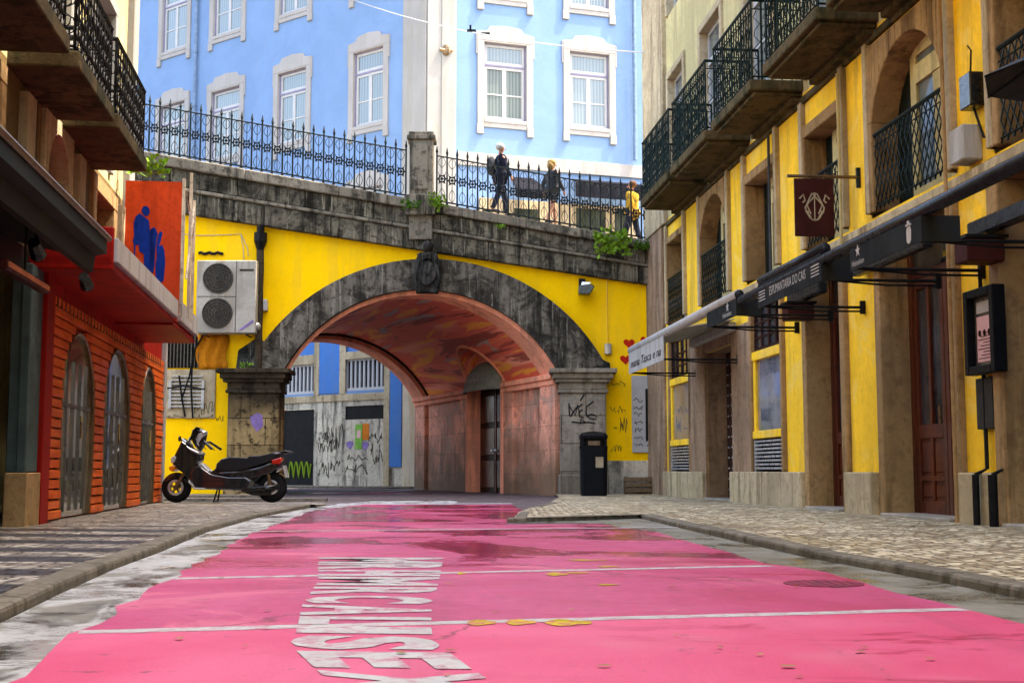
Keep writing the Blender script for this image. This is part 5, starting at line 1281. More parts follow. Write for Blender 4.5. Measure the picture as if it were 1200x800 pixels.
for s_ in (-1, 1):
    for j in range(4):
        uc = (r3[1] + r3[2]) / 2 + s_ * (.99 + .0 * j); zz = (r3[3] + r3[4]) / 2 - .07 + j * .035
        mb.box(uc - .13 + .03 * j * s_ * 0, uc + .13, NA + .002, NA + .006, zz, zz + .012, FR)
mb.build('stripe_mark', M['paper'], r3[0])
r4 = make_awning(1003, 1089, 289, 316, M['canvas_black'], M['canvas_bar'], None, 'nearest black awning with star logo and pale emblem', bar_ext=(6.5, FR.u(868, NA)))
star(r4[0], r4[1] - .22, (r4[3] + r4[4]) / 2 + .06, .06); put_text(r4[0], 0, 'Heineken', r4[1] - .22, r4[4] + .035, .085, 1.0)
mb = MB(); uc = r4[2] + .26; zc4 = (r4[3] + r4[4]) / 2
mb.prism([(uc + .05 * math.cos(t), zc4 + .02 + .05 * math.sin(t) + (0 if math.sin(t) > -.3 else -.06)) for t in np.linspace(0, 2 * math.pi, 13)[:-1]], NA + .002, NA + .006, FR)
mb.tube([FR.P(uc - .045, NA + .006, zc4 + .075), FR.P(uc + .045, NA + .006, zc4 + .075)], .012, 5); mb.tube([FR.P(uc, NA + .006, zc4 + .07), FR.P(uc, NA + .006, zc4 + .11)], .012, 5)
mb.build('emblem', M['paper'], r4[0])
# dark lamp boxes under awning arms
for i, (x, y0, y1) in enumerate(((1140, 283, 309), (930, 352, 382))):
    u_, z_ = FR.on(x, (y0 + y1) / 2, .3)
    r = empty('heater_box', FR.P(u_, .15, z_), ['dark brown heater box under the nearest awning arm', 'dark brown heater box under the lettered awning arm'][i], 'heater', 'brown heater boxes under the awnings')
    MB().box(u_ - .14, u_ + .14, .05, .42, z_ - .1, z_ + .12, FR).build('housing', M['brown_sign'], r, bevel=.01)
    MB().box(u_ - .16, u_ + .16, .02, .44, z_ + .12, z_ + .15, FR).build('lid', M['iron_black'], r)
# ================================================================= LEFT BUILDING
lb = empty('ochre_building', FL.P(14, 0, 0), 'dark ochre building with stone balconies and orange plank shopfront on the left', 'building')
M['ochre'] = weathered('ochre', (.17, .105, .035), (.07, .045, .025), .95, .85, speck=.5, bump=.4)
LE = 17.65
LF = [(9.0, 10.9, 3.0, 4.0, 0, .18), (12.75, 13.75, 2.95, 4.12, .48, .16), (15.3, 16.5, 3.0, 4.0, 0, .2), (5.2, 7.0, 3.0, 4.0, 0, .2)]
LG = [(12.4, 12.9), ]
hl = [(a - w + .01, b + w - .01, z0, z1 + w - .01) for a, b, z0, z1, r, w in LF]
hlu = [(a, b, 4.42, 6.6) for a, b in ((15.0, 16.2), (12.0, 13.0), (9.4, 10.6), (5.5, 6.8))] + [(a, b, 8.2, 10.3) for a, b in ((15.0, 16.2), (12.0, 13.0), (9.4, 10.6))]
facade(FL, -12, 12.9, .1, 2.75, [(12.35, 12.9, .1, 2.6), (9.2, 12.1, .1, 2.5), (3.5, 7.0, .1, 2.5)], 'ground_floor_wall', M['awning_dark'], lb)
facade(FL, -12, LE, 2.75, 4.3, hl, 'mezzanine_wall', M['ochre'], lb)
facade(FL, -12, LE, 4.3, 12.5, hlu, 'upper_wall', M['cream'], lb)
mb = MB(); mb.add([FL.P(LE, 0, 0), FL.P(LE, -9, 0), FL.P(LE, -9, 12.5), FL.P(LE, 0, 12.5)], [(0, 1, 2, 3)]); mb.box(-12, LE - .05, -1.4, -1.3, 0, 12.4, FL); mb.box(-12, LE, -9, -8.9, 0, 12.5, FL); mb.box(-12.2, -12, -9, -.1, 0, 12.5, FL); mb.build('side_wall', M['cream'], lb)
MB().box(-12.2, LE + .2, -9.2, .35, 12.5, 12.8, FL).build('roof', M['terracotta'], lb)
for (a, b, z0, z1, r, w) in LF:
    surround(FL, a, b, z0, z1, w, .05, .42, lb, M['stone_light'] if r else M['stone'], r, False)
    casement(FL, a, b, z0, z1 + .01, -.34, lb, M['iron_green'], M['pane_dark'], 1, 2, 1, .09, .05)
mb = MB()
for (a, b) in ((14.1, 14.4), (16.85, 17.1), (11.7, 12.0)): mb.box(a, b, -.02, .09, 2.75, 4.15, FL)
build_split(mb, 'pilaster', M['stone_light'], lb, bevel=.01)
mb = MB(); mb.box(17.3, LE + .02, -.2, .10, 2.9, 12.4, FL); mb.box(13.45, 13.8, -.02, .08, 4.4, 12.4, FL); build_split(mb, 'pilaster', M['quoin'], lb, bevel=.015)
for (a, b, z0, z1) in hlu:
    surround(FL, a, b, z0, z1 - .1, .14, .05, .25, lb, M['quoin'], 0, False, bev=.01)
    casement(FL, a, b, z0 + .02, z1 - .1, -.12, lb, M['white_paint'], M['pane_blue'], .78, 2, 3, .08, .04)
for (a, b) in ((13.28, 15.3), (11.22, 13.06), (8.6, 10.85), (5.2, 7.9)):
    mb = MB(); mb.box(a, b, -.02, .62, 4.24, 4.40, FL)
    s = mb.build('balcony', M['stone_mossy'], lb, bevel=.02, seg=2)
    railing(FL, a + .04, b - .04, .57, 4.40, 5.22, s, M['iron_black'])
# orange plank shopfront
LU0, LU1 = 12.95, 21.3
arches = []
for (xa, xb, yt) in ((69, 107, 388), (119, 149, 408), (163, 180, 430)):
    a, b = FL.u(xa, .06), FL.u(xb, .06); arches.append((a, b, FL.z((xa + xb) / 2, yt, .06)))
print('arches', arches)
mb = MB(); z = .14; H0 = 2.35
while z < H0:
    h = .105
    cuts = []
    for (a, b, zt) in arches:
        zm = z + h
        zs_ = zt * .62; 
        if z < zt:
            c_ = (a + b) / 2; w_ = (b - a) / 2
            if z > zs_: w_ = w_ * math.sqrt(max(0, 1 - ((z - zs_) / (zt - zs_)) ** 2))
            elif z < zs_ * .5: w_ = w_ * (1 - .13 * ((zs_ * .5 - z) / (zs_ * .5)) ** 1.3)
            if w_ > .03: cuts.append((c_ - w_ - .02, c_ + w_ + .02))
    u = LU0
    for c_ in cuts + [(LU1, LU1)]:
        if c_[0] > u: mb.box(u, c_[0], .0, .07 + .02 * ((int(z * 100) % 3) / 3), z, z + h - .018, FL)
        u = c_[1]
    z += h
planks = mb.build('plank_cladding', M['plank_orange'], lb, bevel=.006)
MB().box(LU0 - .35, LU0, -.02, .12, .1, 2.6, FL).build('red_pilaster', M['red_paint'], lb, bevel=.01)
MB().box(LU0, LU1, -.06, -.0, .1, 2.6, FL).build('shopfront_back', M['red_paint'], lb)
for (a, b, zt) in arches:
    c_ = (a + b) / 2; w_ = (b - a) / 2; zs_ = zt * .62
    pts = [(c_ - w_ * .87, .14), (c_ + w_ * .87, .14), (c_ + w_, zs_ * .5)] + [(c_ + w_ * math.cos(t), zs_ + (zt - zs_) * math.sin(t)) for t in np.linspace(0, math.pi, 15)] + [(c_ - w_, zs_ * .5)]
    d = MB().prism(pts, .0, .03, FL).build('arched_door', M['glass_brown'], lb)
    MB().tube([FL.P(c_ + .05, .09, 1.0), FL.P(c_ + .05, .09, 1.25)], .014, 6).build('handle', M['chrome'], d)
    mb = MB(); mb.tube([FL.P(p[0], .05, p[1]) for p in pts[1:] + [pts[0]]], .028, 5); mb.build('door_trim', M['bronze_rim'], d)
    mb = MB()
    for k in range(1, 5): uu = c_ - w_ + 2 * w_ * k / 5; mb.box(uu - .012, uu + .012, .03, .05, .2, zs_ + (zt - zs_) * .6, FL)
    mb.box(c_ - w_ * .9, c_ + w_ * .9, .03, .052, zs_ - .02, zs_ + .02, FL); mb.build('door_bar', M['steel_shutter'], d)
MB().box(21.3, 21.5, -9, .1, .1, 2.9, FL).build('shop_end_wall', M['quoin'], lb, bevel=.01)
mb = MB(); mb.box(LU0, LU1, -.3, .03, 2.36, 2.75, FL); mb.build('fascia', M['red_paint'], lb)
mb = MB()
for i in range(40): uu = LU0 + .1 + i * .2; mb.box(uu, uu + .03, .03, .08, 2.28, 2.42, FL)
build_split(mb, 'vent_comb', M['bronze_rim'], lb)
# dark shopfront at the near left
MB().box(9.2, 12.1, -.5, -.4, .1, 2.5, FL).build('dark_shop_front', M['dark'], lb)
MB().box(3.5, 7.0, -.5, -.4, .1, 2.5, FL).build('dark_shop_front', M['dark'], lb)
MB().box(12.12, 12.58, -.1, .08, .62, 2.6, FL).build('teal_pilaster', M['teal_grey'], lb, bevel=.01); MB().box(12.08, 12.62, -.1, .11, .1, .62, FL).build('teal_plinth', M['stone'], lb, bevel=.01)
mb = MB()
for i in range(9): mb.box(11.15, 12.0, -.35, -.3, .2 + i * .07, .23 + i * .07, FL)
mb.build('louver', M['iron_black'], lb)
mb = MB(); mb.tube([FL.P(11.2, -.2, .2), FL.P(11.2, -.2, 2.3)], .03, 6); mb.tube([FL.P(11.35, -.2, .2), FL.P(11.35, -.2, 2.3)], .02, 6); mb.build('door_frame', M['steel_shutter'], lb)
# orange canopy with white fascia
cn = empty('red_canopy', FL.P(16, .4, 2.7), 'red flat canopy with white fascia over the orange plank shopfront', 'canopy')
mb = MB(); mb.box(12.3, 16.85, 0, .78, 2.58, 2.64, FL); mb.box(16.85, 19.35, .0, .78, 2.55, 2.61, FL); mb.box(12.3, 12.36, 0, .78, 2.64, 3.0, FL); mb.build('soffit', M['red_paint'], cn, bevel=.01)
mb = MB(); mb.box(12.36, 17.0, .74, .82, 2.66, 2.90, FL); mb.box(17.35, 19.35, .74, .82, 2.66, 2.94, FL); mb.build('fascia', M['canvas_white'], cn, bevel=.01)
MB().box(12.3, 19.3, 0, .76, 2.64, 2.70, FL).build('deck', M['red_paint'], cn)
# billboard
bd = empty('billboard', FL.P(17.1, .4, 2.8), 'tall orange billboard painted with blue figures above the canopy', 'billboard')
bu_ = 17.05
def bn(px):
    A = np.array(FL.P(bu_, 0, 0)[:2]); r = (px - 600) / 1507.6
    return -(A[0] - r * A[1]) / (FL.n[0] - r * FL.n[1])
n0_, n1_ = bn(137), bn(205); zt = FL.z(150, 213); zt = EYE + (551 - 213) / 1507.6 * FL.P(bu_, .4, 0)[1] * 1.02
MB().box(bu_, bu_ + .05, n0_, n1_, 2.72, zt, FL).build('panel', M['board_orange'], bd)
mb = MB(); mb.box(bu_ - .01, bu_ + .06, n1_, n1_ + .04, 2.7, zt + .05, FL); mb.box(bu_ + .3, bu_ + .34, n1_ + .06, n1_ + .10, 2.7, zt + .2, FL); mb.box(bu_ + .7, bu_ + .74, n1_ + .06, n1_ + .1, 2.7, zt - .1, FL)
mb.tube([FL.P(bu_, n1_ + .05, zt - .1), FL.P(bu_ + .7, n1_ + .08, zt - .6)], .015, 4); mb.tube([FL.P(bu_ + .7, n1_ + .08, zt - .2), FL.P(bu_, n1_ + .08, 3.2)], .015, 4); mb.build('pole', M['concrete'], bd)
def bp(x, y):   # picture px to (n,z) on the board
    n_ = bn(x); d_ = FL.P(bu_, n_, 0)[1]; r = ray(x, y); return (n_, EYE + r[2] / r[1] * d_)
mb = MB()
def bpoly(pts, t=.0):
    q = [bp(*p) for p in pts]; k = len(q)
    mb.add([FL.P(bu_ - .012 - t, a, z) for a, z in q] + [FL.P(bu_ - .001, a, z) for a, z in q], [tuple(range(k)), tuple(range(2 * k - 1, k - 1, -1))] + [(i, i + k, (i + 1) % k + k, (i + 1) % k) for i in range(k)])
bpoly([(157, 246), (159, 242), (163, 241.5), (166, 244), (167, 249), (165, 253), (161, 253), (158, 250)])                      # head
bpoly([(150, 254), (155, 250), (160, 254), (166, 258), (168, 272), (166, 284), (161, 285), (156, 287), (150, 287), (147.5, 283), (149, 277), (148, 262)], .001)
bpoly([(160, 284), (166, 282), (168, 290), (165, 296), (162, 298), (156, 295), (155, 288)], .0025)
bpoly([(165, 274), (170, 268), (175, 269), (177, 274), (175, 290), (174.5, 308), (173, 321), (168, 317), (162, 316), (161.5, 300), (163, 287)], .004)
bpoly([(168, 269), (171, 267), (174, 267), (175, 271), (172, 274), (169, 273)], .006)
bpoly([(178, 275), (180, 271), (183, 273), (182, 278), (179, 290), (177, 300), (176, 290)], .003)
bpoly([(178, 289), (183, 287), (185.5, 293), (187, 308), (186, 328), (182, 333), (176.5, 330), (175.5, 312)], .005)
bpoly([(149, 285), (151, 285), (151, 304), (149.8, 304)])
mb.build('painted_figures', M['board_blue'], bd)
# dark awning in the near left
da = empty('dark_awning', FL.P(9, .4, 2.6), 'long dark green-black canopy on the near left facade', 'awning')
n_ = .8
mb = MB()
mb.prism([(0, 0)] * 3, 0, 0) if False else None
def prof(u): return [FL.P(u, .0, 2.98), FL.P(u, n_ - .02, 2.80), FL.P(u, n_ + .02, 2.76), FL.P(u, n_ + .02, 2.64), FL.P(u, n_ - .08, 2.62), FL.P(u, n_ - .10, 2.46), FL.P(u, n_ - .16, 2.46), FL.P(u, n_ - .2, 2.6), FL.P(u, 0, 2.74)]
mb = MB(); mb.loft([prof(4.5), prof(11.75)]); mb.build('canopy', M['awning_dark'], da)
MB().tube([FL.P(4.5, n_ + .03, 2.79), FL.P(11.8, n_ + .03, 2.79)], .028, 8).build('front_rail', M['bronze_rim'], da)
# heaters and lamps under the canopy
def px_on(px, py, n): u_, z_ = FL.on(px, py, n); return u_, z_
u_, z_ = px_on(25, 322, .5); r = empty('strip_heater', FL.P(u_, .5, z_), 'red-lined strip heater hung under the dark left canopy', 'heater')
ua, za = px_on(2, 310, .5); ub, zb2 = px_on(52, 340, .5)
MB().box(ua, ub, .46, .54, za - .03, za + .05, FL).build('housing', M['brown_sign'], r, bevel=.01); MB().box(ua + .03, ub - .03, .54, .55, za - .01, za + .03, FL).build('element', M['terracotta'], r)
MB().tube([FL.P((ua + ub) / 2, .5, za + .05), FL.P((ua + ub) / 2, .5, 2.7)], .01, 4).build('hanger', M['iron_black'], r)
for i, (x, y, nn) in enumerate(((42, 292, .55), (100, 330, .55))):
    u_, z_ = px_on(x, y, nn); r = empty('spotlight', FL.P(u_, nn, z_), ['black spotlight under the canopy above the strip heater', 'black spotlight at the far end of the dark canopy'][i], 'lamp', 'spotlights under the dark canopy')
    MB().tube([FL.P(u_ - .08, nn, z_ + .04), FL.P(u_ + .08, nn, z_ - .03)], [.05, .07], 8).build('lamp_head', M['black_plastic'], r)
    MB().tube([FL.P(u_, nn, z_), FL.P(u_, nn, 2.62)], .012, 5).build('stem', M['iron_black'], r)
# orange hanging cloth by left pier
oc = MB(); rows = []
for j in range(9):
    zz = FW.z(245, 392) - (FW.z(245, 392) - FW.z(245, 432)) * j / 8; rows.append([FW.P(FW.u(228 + 1.5 * math.sin(j)) + (FW.u(264) - FW.u(228)) * i / 9, .06 + .035 * math.sin(i * 1.9 + j * .5), zz) for i in range(10)])
oc.loft(rows, False, False); o = oc.build('orange_cloth', M['orange_cloth'], smooth=True); tag(o, 'crumpled orange cloth hanging on wall under the air conditioner', 'cloth'); so = o.modifiers.new('s', 'SOLIDIFY'); so.thickness = .01
# dangling black cables over the stone inset
mb = MB()
for s, pts in enumerate([[(238, 392), (228, 410), (222, 440), (212, 470)], [(225, 430), (224, 455), (226, 490)], [(210, 440), (213, 465), (217, 488)], [(196, 455), (214, 452), (240, 456)]]): mb.tube([P_(x, y, .1) for x, y in pts], .022, 5)
tag(mb.build('black_cables', M['iron_black']), 'tangled black cables hanging over the stone vent panel', 'cable')

# ================================================================= PLANTS on the bridge
def plant(c, r, n_, m, label, seed, sz=.07, squash=.7):
    rnd = random.Random(seed); root = empty('wall_plant', c, label, 'plant', 'plants growing from the bridge stonework')
    mb = MB()
    for i in range(n_):
        a = rnd.uniform(0, 6.28); e = rnd.uniform(-.4, 1.2); rr = r * rnd.random() ** .5
        p = Vector(c) + Vector((rr * math.cos(a), -abs(rr * .6 * math.sin(a)) - .02, rr * squash * math.sin(e)))
        d = Vector((rnd.uniform(-1, 1), rnd.uniform(-1, .2), rnd.uniform(-.4, 1))).normalized(); q = d.cross(Vector((rnd.random(), rnd.random(), rnd.random()))).normalized(); L = sz * rnd.uniform(.6, 1.4)
        mb.add([p, p + d * L * .5 + q * L * .3, p + d * L, p + d * L * .5 - q * L * .3], [(0, 1, 2, 3)])
    mb.build('leaves', m, root)
    mb = MB()
    for i in range(5): mb.tube([Vector(c) + Vector((0, .05, -.05)), Vector(c) + Vector((rnd.uniform(-r, r) * .6, -.1, r * .4 * rnd.random()))], .006, 4)
    mb.build('stems', m, root)
def pw(x, y, n_=.3): u_, z_ = FW.on(x, y, n_); return FW.P(u_, n_, z_)
plant(pw(716, 292, .42), .42, 300, M['leaf_lime'], 'largest green plant on the cornice right of the arch', 1, .12, 1.1)
plant(pw(754, 291, .36), .25, 90, M['leaf'], 'green tuft on the cornice at the yellow building corner', 2, .09)
plant(pw(513, 241, .38), .2, 110, M['leaf_lime'], 'bright green tuft right of the parapet pillar foot', 3, .09, 1.4)
plant(pw(481, 243, .38), .2, 80, M['leaf'], 'green tuft left of the parapet pillar foot', 4, .08)
plant(pw(585, 267, .32), .14, 26, M['leaf_lime'], 'tiny pale tuft on the cornice between pillar and large plant', 5, .06, .4)
plant(pw(288, 430, .45), .14, 40, M['leaf_lime'], 'small lime plant on top of the dark left pier', 6, .07)
plant(FL.P(17.0, .35, 4.62), .3, 120, M['leaf_lime'], 'light green plant above the orange billboard', 7, .09)

# ================================================================= PEOPLE
def skin_mesh(joints, edges, radii, sub=1):
    me = bpy.data.meshes.new('sk'); me.from_pydata(joints, edges, []); o = bpy.data.objects.new('sk', me); col.objects.link(o)
    o.modifiers.new('skin', 'SKIN'); 
    for i, r in enumerate(radii):
        d = me.skin_vertices[0].data[i]; d.radius = (r, r) if not isinstance(r, tuple) else r; d.use_root = (i == 0)
    s = o.modifiers.new('sub', 'SUBSURF'); s.levels = sub; s.render_levels = sub
    dg = bpy.context.evaluated_depsgraph_get(); em = o.evaluated_get(dg).to_mesh()
    vs = [tuple(v.co) for v in em.vertices]; fs = [tuple(p.vertices) for p in em.polygons]
    o.evaluated_get(dg).to_mesh_clear(); bpy.data.objects.remove(o); return vs, fs
def person(loc, h, label, hair, top, bottom, yaw=0, long_sleeve=True, shorts=False, coat=0.0, bag=None, step=.14, hair_long=False):
    root = empty('person', loc, label, 'person', None); s = h / 1.75
    ca, sa = math.cos(yaw), math.sin(yaw)
    def T(p): x, y, z = p[0] * s, p[1] * s, p[2] * s; return (loc[0] + x * ca - y * sa, loc[1] + x * sa + y * ca, loc[2] + z)
    # local: faces +x, left/right along y
    J = {'pel': (0, 0, .95), 'waist': (.0, 0, 1.1), 'chest': (.01, 0, 1.33), 'neck': (.0, 0, 1.5), 'head0': (.02, 0, 1.57), 'head': (.03, 0, 1.65), 'top': (.02, 0, 1.72)}
    for sd, st in ((1, step), (-1, -step)):
        n_ = 'l' if sd > 0 else 'r'
        J['hip' + n_] = (0, sd * .10, .90); J['kn' + n_] = (st * .8 + .03, sd * .10, .49); J['an' + n_] = (st * 1.3 - (.05 if st < 0 else 0), sd * .10, .08 + (.05 if st < 0 else 0)); J['to' + n_] = (J['an' + n_][0] + .17, sd * .11, .03)
        J['sh' + n_] = (0, sd * .19, 1.42); J['el' + n_] = (-st * .6 - .03, sd * .25, 1.15); J['wr' + n_] = (-st * 1.0 + .06, sd * .25, .91); J['ha' + n_] = (-st * 1.0 + .08, sd * .25, .80)
    names = list(J); idx = {k: i for i, k in enumerate(names)}
    rad = {'pel': .10, 'waist': .085, 'chest': .10, 'neck': .055, 'head0': .06, 'head': .10, 'top': .07}
    for q in 'lr': rad.update({'hip' + q: .09, 'kn' + q: .06, 'an' + q: .042, 'to' + q: .03, 'sh' + q: .045, 'el' + q: .042, 'wr' + q: .03, 'ha' + q: .036})
    E = [('pel', 'waist'), ('waist', 'chest'), ('chest', 'neck'), ('neck', 'head0'), ('head0', 'head'), ('head', 'top')]
    for q in 'lr': E += [('pel', 'hip' + q), ('hip' + q, 'kn' + q), ('kn' + q, 'an' + q), ('an' + q, 'to' + q), ('chest', 'sh' + q), ('sh' + q, 'el' + q), ('el' + q, 'wr' + q), ('wr' + q, 'ha' + q)]
    v, f_ = skin_mesh([tuple(c * s for c in J[k]) for k in names], [(idx[a], idx[b]) for a, b in E], [rad[k] * s for k in names])
    mb = MB(); mb.add([T((p[0] / s, p[1] / s, p[2] / s)) for p in v], f_)
    mb.ball(T((.135, 0, 1.63)), .018, 6, 4)          # nose
    mb.build('body', M['skin'], root, smooth=True)
    def sub(keys, ed, rr, name, m):
        vv, ff = skin_mesh([tuple(c * s for c in (J[k] if isinstance(k, str) else k)) for k in keys], ed, [r_ * s for r_ in rr]); mb = MB(); mb.add([T((p[0] / s, p[1] / s, p[2] / s)) for p in vv], ff); mb.build(name, m, root, smooth=True)
    keys = ['waist', 'chest', (0, 0, 1.45), 'pel', (0, 0, .95 - coat)]; ed = [(0, 1), (1, 2), (0, 3), (3, 4)]; rr = [.17, .20, .10, .18, .19]
    for q in 'lr':
        b0 = len(keys); keys += ['sh' + q, 'el' + q] + (['wr' + q] if long_sleeve else []); ed += [(1, b0), (b0, b0 + 1)] + ([(b0 + 1, b0 + 2)] if long_sleeve else []); rr += [.08, .06] + ([.045] if long_sleeve else [])
    sub(keys, ed, rr, 'jacket', top)
    keys = ['pel']; ed = []; rr = [.14]
    for q in 'lr':
        b0 = len(keys)
        if shorts: keys += ['hip' + q, (J['kn' + q][0] * .6, J['kn' + q][1], .62)]; ed += [(0, b0), (b0, b0 + 1)]; rr += [.105, .095]
        else: keys += ['hip' + q, 'kn' + q, 'an' + q]; ed += [(0, b0), (b0, b0 + 1), (b0 + 1, b0 + 2)]; rr += [.105, .078, .06]
    sub(keys, ed, rr, 'trousers', bottom)
    mb = MB(); mb.ball(T((-.012, 0, 1.685)), .112 * s, 12, 8, (1, .95, .85))
    if hair_long: mb.ball(T((-.05, 0, 1.60)), .115 * s, 10, 7, (.8, 1, 1.1))
    mb.build('hair', hair, root, smooth=True)
    for q in 'lr':
        a = J['an' + q]; mb = MB(); mb.ball(T((a[0] + .07, a[1], a[2] - .03)), .075 * s, 8, 6, (1.7 if abs(ca) > .7 else 1, .7, .6)); mb.build('shoe', M['leather'], root, smooth=True)
    if bag: mb = MB(); mb.ball(T((-.22, .02, 1.2)), .17 * s, 10, 8, (.7, 1, 1.4)); mb.build('backpack', bag, root, smooth=True)
    return root
def pers_at(px, pyh, Y, h, **k):
    x = (px - 600) / 1507.6 * Y; r = ray(px, pyh); ztop = EYE + r[2] / r[1] * Y
    return person((x, Y, ztop - h * 1.0), h, **k)
pers_at(586, 169, 30.3, 1.76, label='white-haired man in navy jacket with bag walking behind the fence', hair=M['hair_white'], top=M['cloth_navy'], bottom=M['cloth_navy'], yaw=.3, bag=M['cloth_grey'], coat=.05)
pers_at(648, 188, 30.3, 1.62, label='blonde woman in dark grey top and short skirt behind the fence', hair=M['hair_blond'], top=M['cloth_grey'], bottom=M['cloth_grey'], yaw=.6, shorts=True, coat=.12, hair_long=True, long_sleeve=True)
pers_at(744, 213, 30.5, 1.66, label='person in mustard yellow coat at the right end of the fence', hair=M['hair_brown'], top=M['cloth_mustard'], bottom=M['cloth_navy'], yaw=2.6, coat=.22)

# ================================================================= SCOOTER
SY = 21.0; SX0 = (208 - 600) / 1507.6 * SY
sc = empty('motor_scooter', (SX0 + .8, SY, .12), 'black maxi scooter on its stand facing left before yellow wall', 'motor scooter')
ZG = .12
def S(X, Y): return ((X - 168) / 433.0, (648 - Y) / 433.0)
FSC = Frame((SX0, SY), (1, 0), (0, -1))
def slab2(pts, w, name, m, chamfer=.03, w_in=None, parent=sc, nc=0.0, smooth=False):
    q = [S(*p) for p in pts]; cx = sum(a for a, b in q) / len(q); cz = sum(b for a, b in q) / len(q)
    def ring(k, n): return [FSC.P(cx + (a - cx) * k, n, ZG + cz + (b - cz) * k) for a, b in q]
    mb = MB(); kk = 1 - chamfer * 3
    mb.loft([ring(kk * .93, nc - w), ring(kk + .04, nc - w * .8), ring(1, nc - w * .45), ring(1, nc + w * .45), ring(kk + .04, nc + w * .8), ring(kk * .93, nc + w)])
    return mb.build(name, m, parent, bevel=.006, smooth=smooth)
def wheel(X, Y, r, w, disc_r):
    a, b = S(X, Y); c = FSC.P(a, 0, ZG + r)
    wr = empty('wheel', (0, 0, 0)); wr.location = Vector(c) - sc.location; wr.parent = sc
    mb = MB(); rings = []
    for i in range(33):
        t = 2 * math.pi * i / 32; rings.append([(c[0] + (r - w * .55 + w * .55 * math.cos(p)) * math.cos(t), c[1] + w * .5 * math.sin(p), c[2] + (r - w * .55 + w * .55 * math.cos(p)) * math.sin(t)) for p in np.linspace(0, 2 * math.pi, 11)[:-1]])
    mb.loft(rings, False); mb.build('tyre', M['rubber'], wr, smooth=True)
    mb = MB(); rr = r - w * 1.05; mb.disc(c, (0, 1, 0), rr * .93, rr + .01, w * .8, 32); mb.disc(c, (0, 1, 0), 0, .045, w * .9, 16)
    for k in range(5):
        t = k * 2 * math.pi / 5 + .3
        for dt in (-.18, .18): mb.tube([(c[0] + .04 * math.cos(t), c[1] - .02, c[2] + .04 * math.sin(t)), (c[0] + rr * math.cos(t + dt), c[1] - .03, c[2] + rr * math.sin(t + dt))], .014, 5)
    mb.build('rim', M['bronze_rim'], wr)
    mb = MB(); mb.disc((c[0], c[1] - w * .5, c[2]), (0, 1, 0), disc_r * .7, disc_r, .006, 24); mb.build('brake_disc', M['silver'], wr)
    return c
c1 = wheel(165, 545, .245, .13, .13); c2 = wheel(838, 545, .25, .15, .12)
slab2([(78, 500), (100, 465), (150, 442), (205, 450), (245, 480), (262, 520), (235, 500), (190, 478), (140, 475), (100, 500)], .085, 'front_fender', M['black_paint'])
slab2([(205, 195), (235, 215), (300, 290), (350, 300), (345, 350), (320, 390), (300, 440), (320, 500), (300, 520), (250, 490), (215, 440), (175, 415), (140, 390), (140, 345), (160, 295), (185, 245)], .165, 'front_fairing', M['black_paint'], .04)
slab2([(262, 200), (268, 140), (300, 122), (345, 135), (368, 175), (360, 215), (350, 255), (330, 290), (290, 250)], .11, 'cowl', M['black_plastic'], .05)
slab2([(232, 240), (262, 260), (345, 300), (352, 312), (330, 312), (275, 285)], .205, 'fairing_trim', M['silver'])
slab2([(290, 380), (330, 385), (410, 440), (440, 450), (560, 470), (700, 470), (740, 500), (720, 560), (600, 565), (520, 560), (380, 555), (300, 545), (260, 490), (260, 440)], .19, 'body_panel', M['black_paint'], .03)
slab2([(262, 484), (300, 520), (315, 545), (400, 548), (400, 556), (300, 556), (285, 530), (258, 500)], .197, 'foot_trim', M['silver'])
slab2([(322, 372), (350, 372), (412, 430), (402, 448), (318, 390)], .12, 'tunnel_highlight', M['silver'], .03)
slab2([(440, 420), (450, 375), (480, 345), (530, 328), (620, 330), (670, 335), (690, 320), (780, 315), (880, 290), (915, 300), (905, 330), (840, 365), (740, 395), (640, 425), (520, 440)], .165, 'seat', M['leather'], .03, smooth=False)
slab2([(440, 440), (640, 430), (760, 400), (860, 365), (930, 335), (920, 400), (860, 440), (760, 470), (700, 480), (560, 475), (440, 455)], .17, 'tail_panel', M['black_paint'], .03)
slab2([(395, 450), (450, 405), (700, 400), (860, 372), (830, 430), (770, 480), (715, 530), (560, 530), (400, 525)], .15, 'under_panel', M['black_plastic'], .02)
slab2([(840, 350), (915, 328), (925, 352), (905, 380), (845, 382)], .175, 'tail_light', M['red_lens'], .03)
slab2([(885, 295), (930, 280), (990, 292), (940, 304), (915, 310)], .10, 'grab_rail', M['black_plastic'], .02)
slab2([(125, 395), (165, 385), (172, 415), (150, 432), (128, 420)], .19, 'indicator', M['orange_lens'], .02)
slab2([(138, 335), (160, 318), (178, 330), (165, 368), (136, 372)], .185, 'headlight', M['clear_lens'], .02)
slab2([(590, 470), (720, 500), (780, 545), (840, 555), (845, 600), (760, 600), (700, 595), (640, 575)], .15, 'engine_case', M['dark_grille'], .03)
mb = MB(); e = [S(*p) for p in ((640, 560), (720, 555), (790, 550), (900, 535))]; mb.tube([FSC.P(a, .16, ZG + b) for a, b in e], [.03, .045, .055, .05], 10); mb.build('exhaust', M['black_plastic'], sc, smooth=True)
mb = MB()
for nn in (-.09, .09):
    a, b = S(250, 400); mb.tube([FSC.P(a, nn, ZG + b), (c1[0], SY - nn, c1[2])], .026, 8)
mb.build('fork', M['bronze_rim'], sc)
mb = MB(); a, b = S(345, 230); 
for sg in (-1, 1): mb.tube([FSC.P(a, 0, ZG + b), FSC.P(a + .06, sg * .2, ZG + b + .02), FSC.P(a + .22, sg * .34, ZG + b - .10)], [.02, .02, .022], 6); mb.tube([FSC.P(a + .02, sg * .22, ZG + b + .0), FSC.P(a + .12, sg * .3, ZG + b - .11)], .008, 4)
mb.build('handlebar', M['black_plastic'], sc)
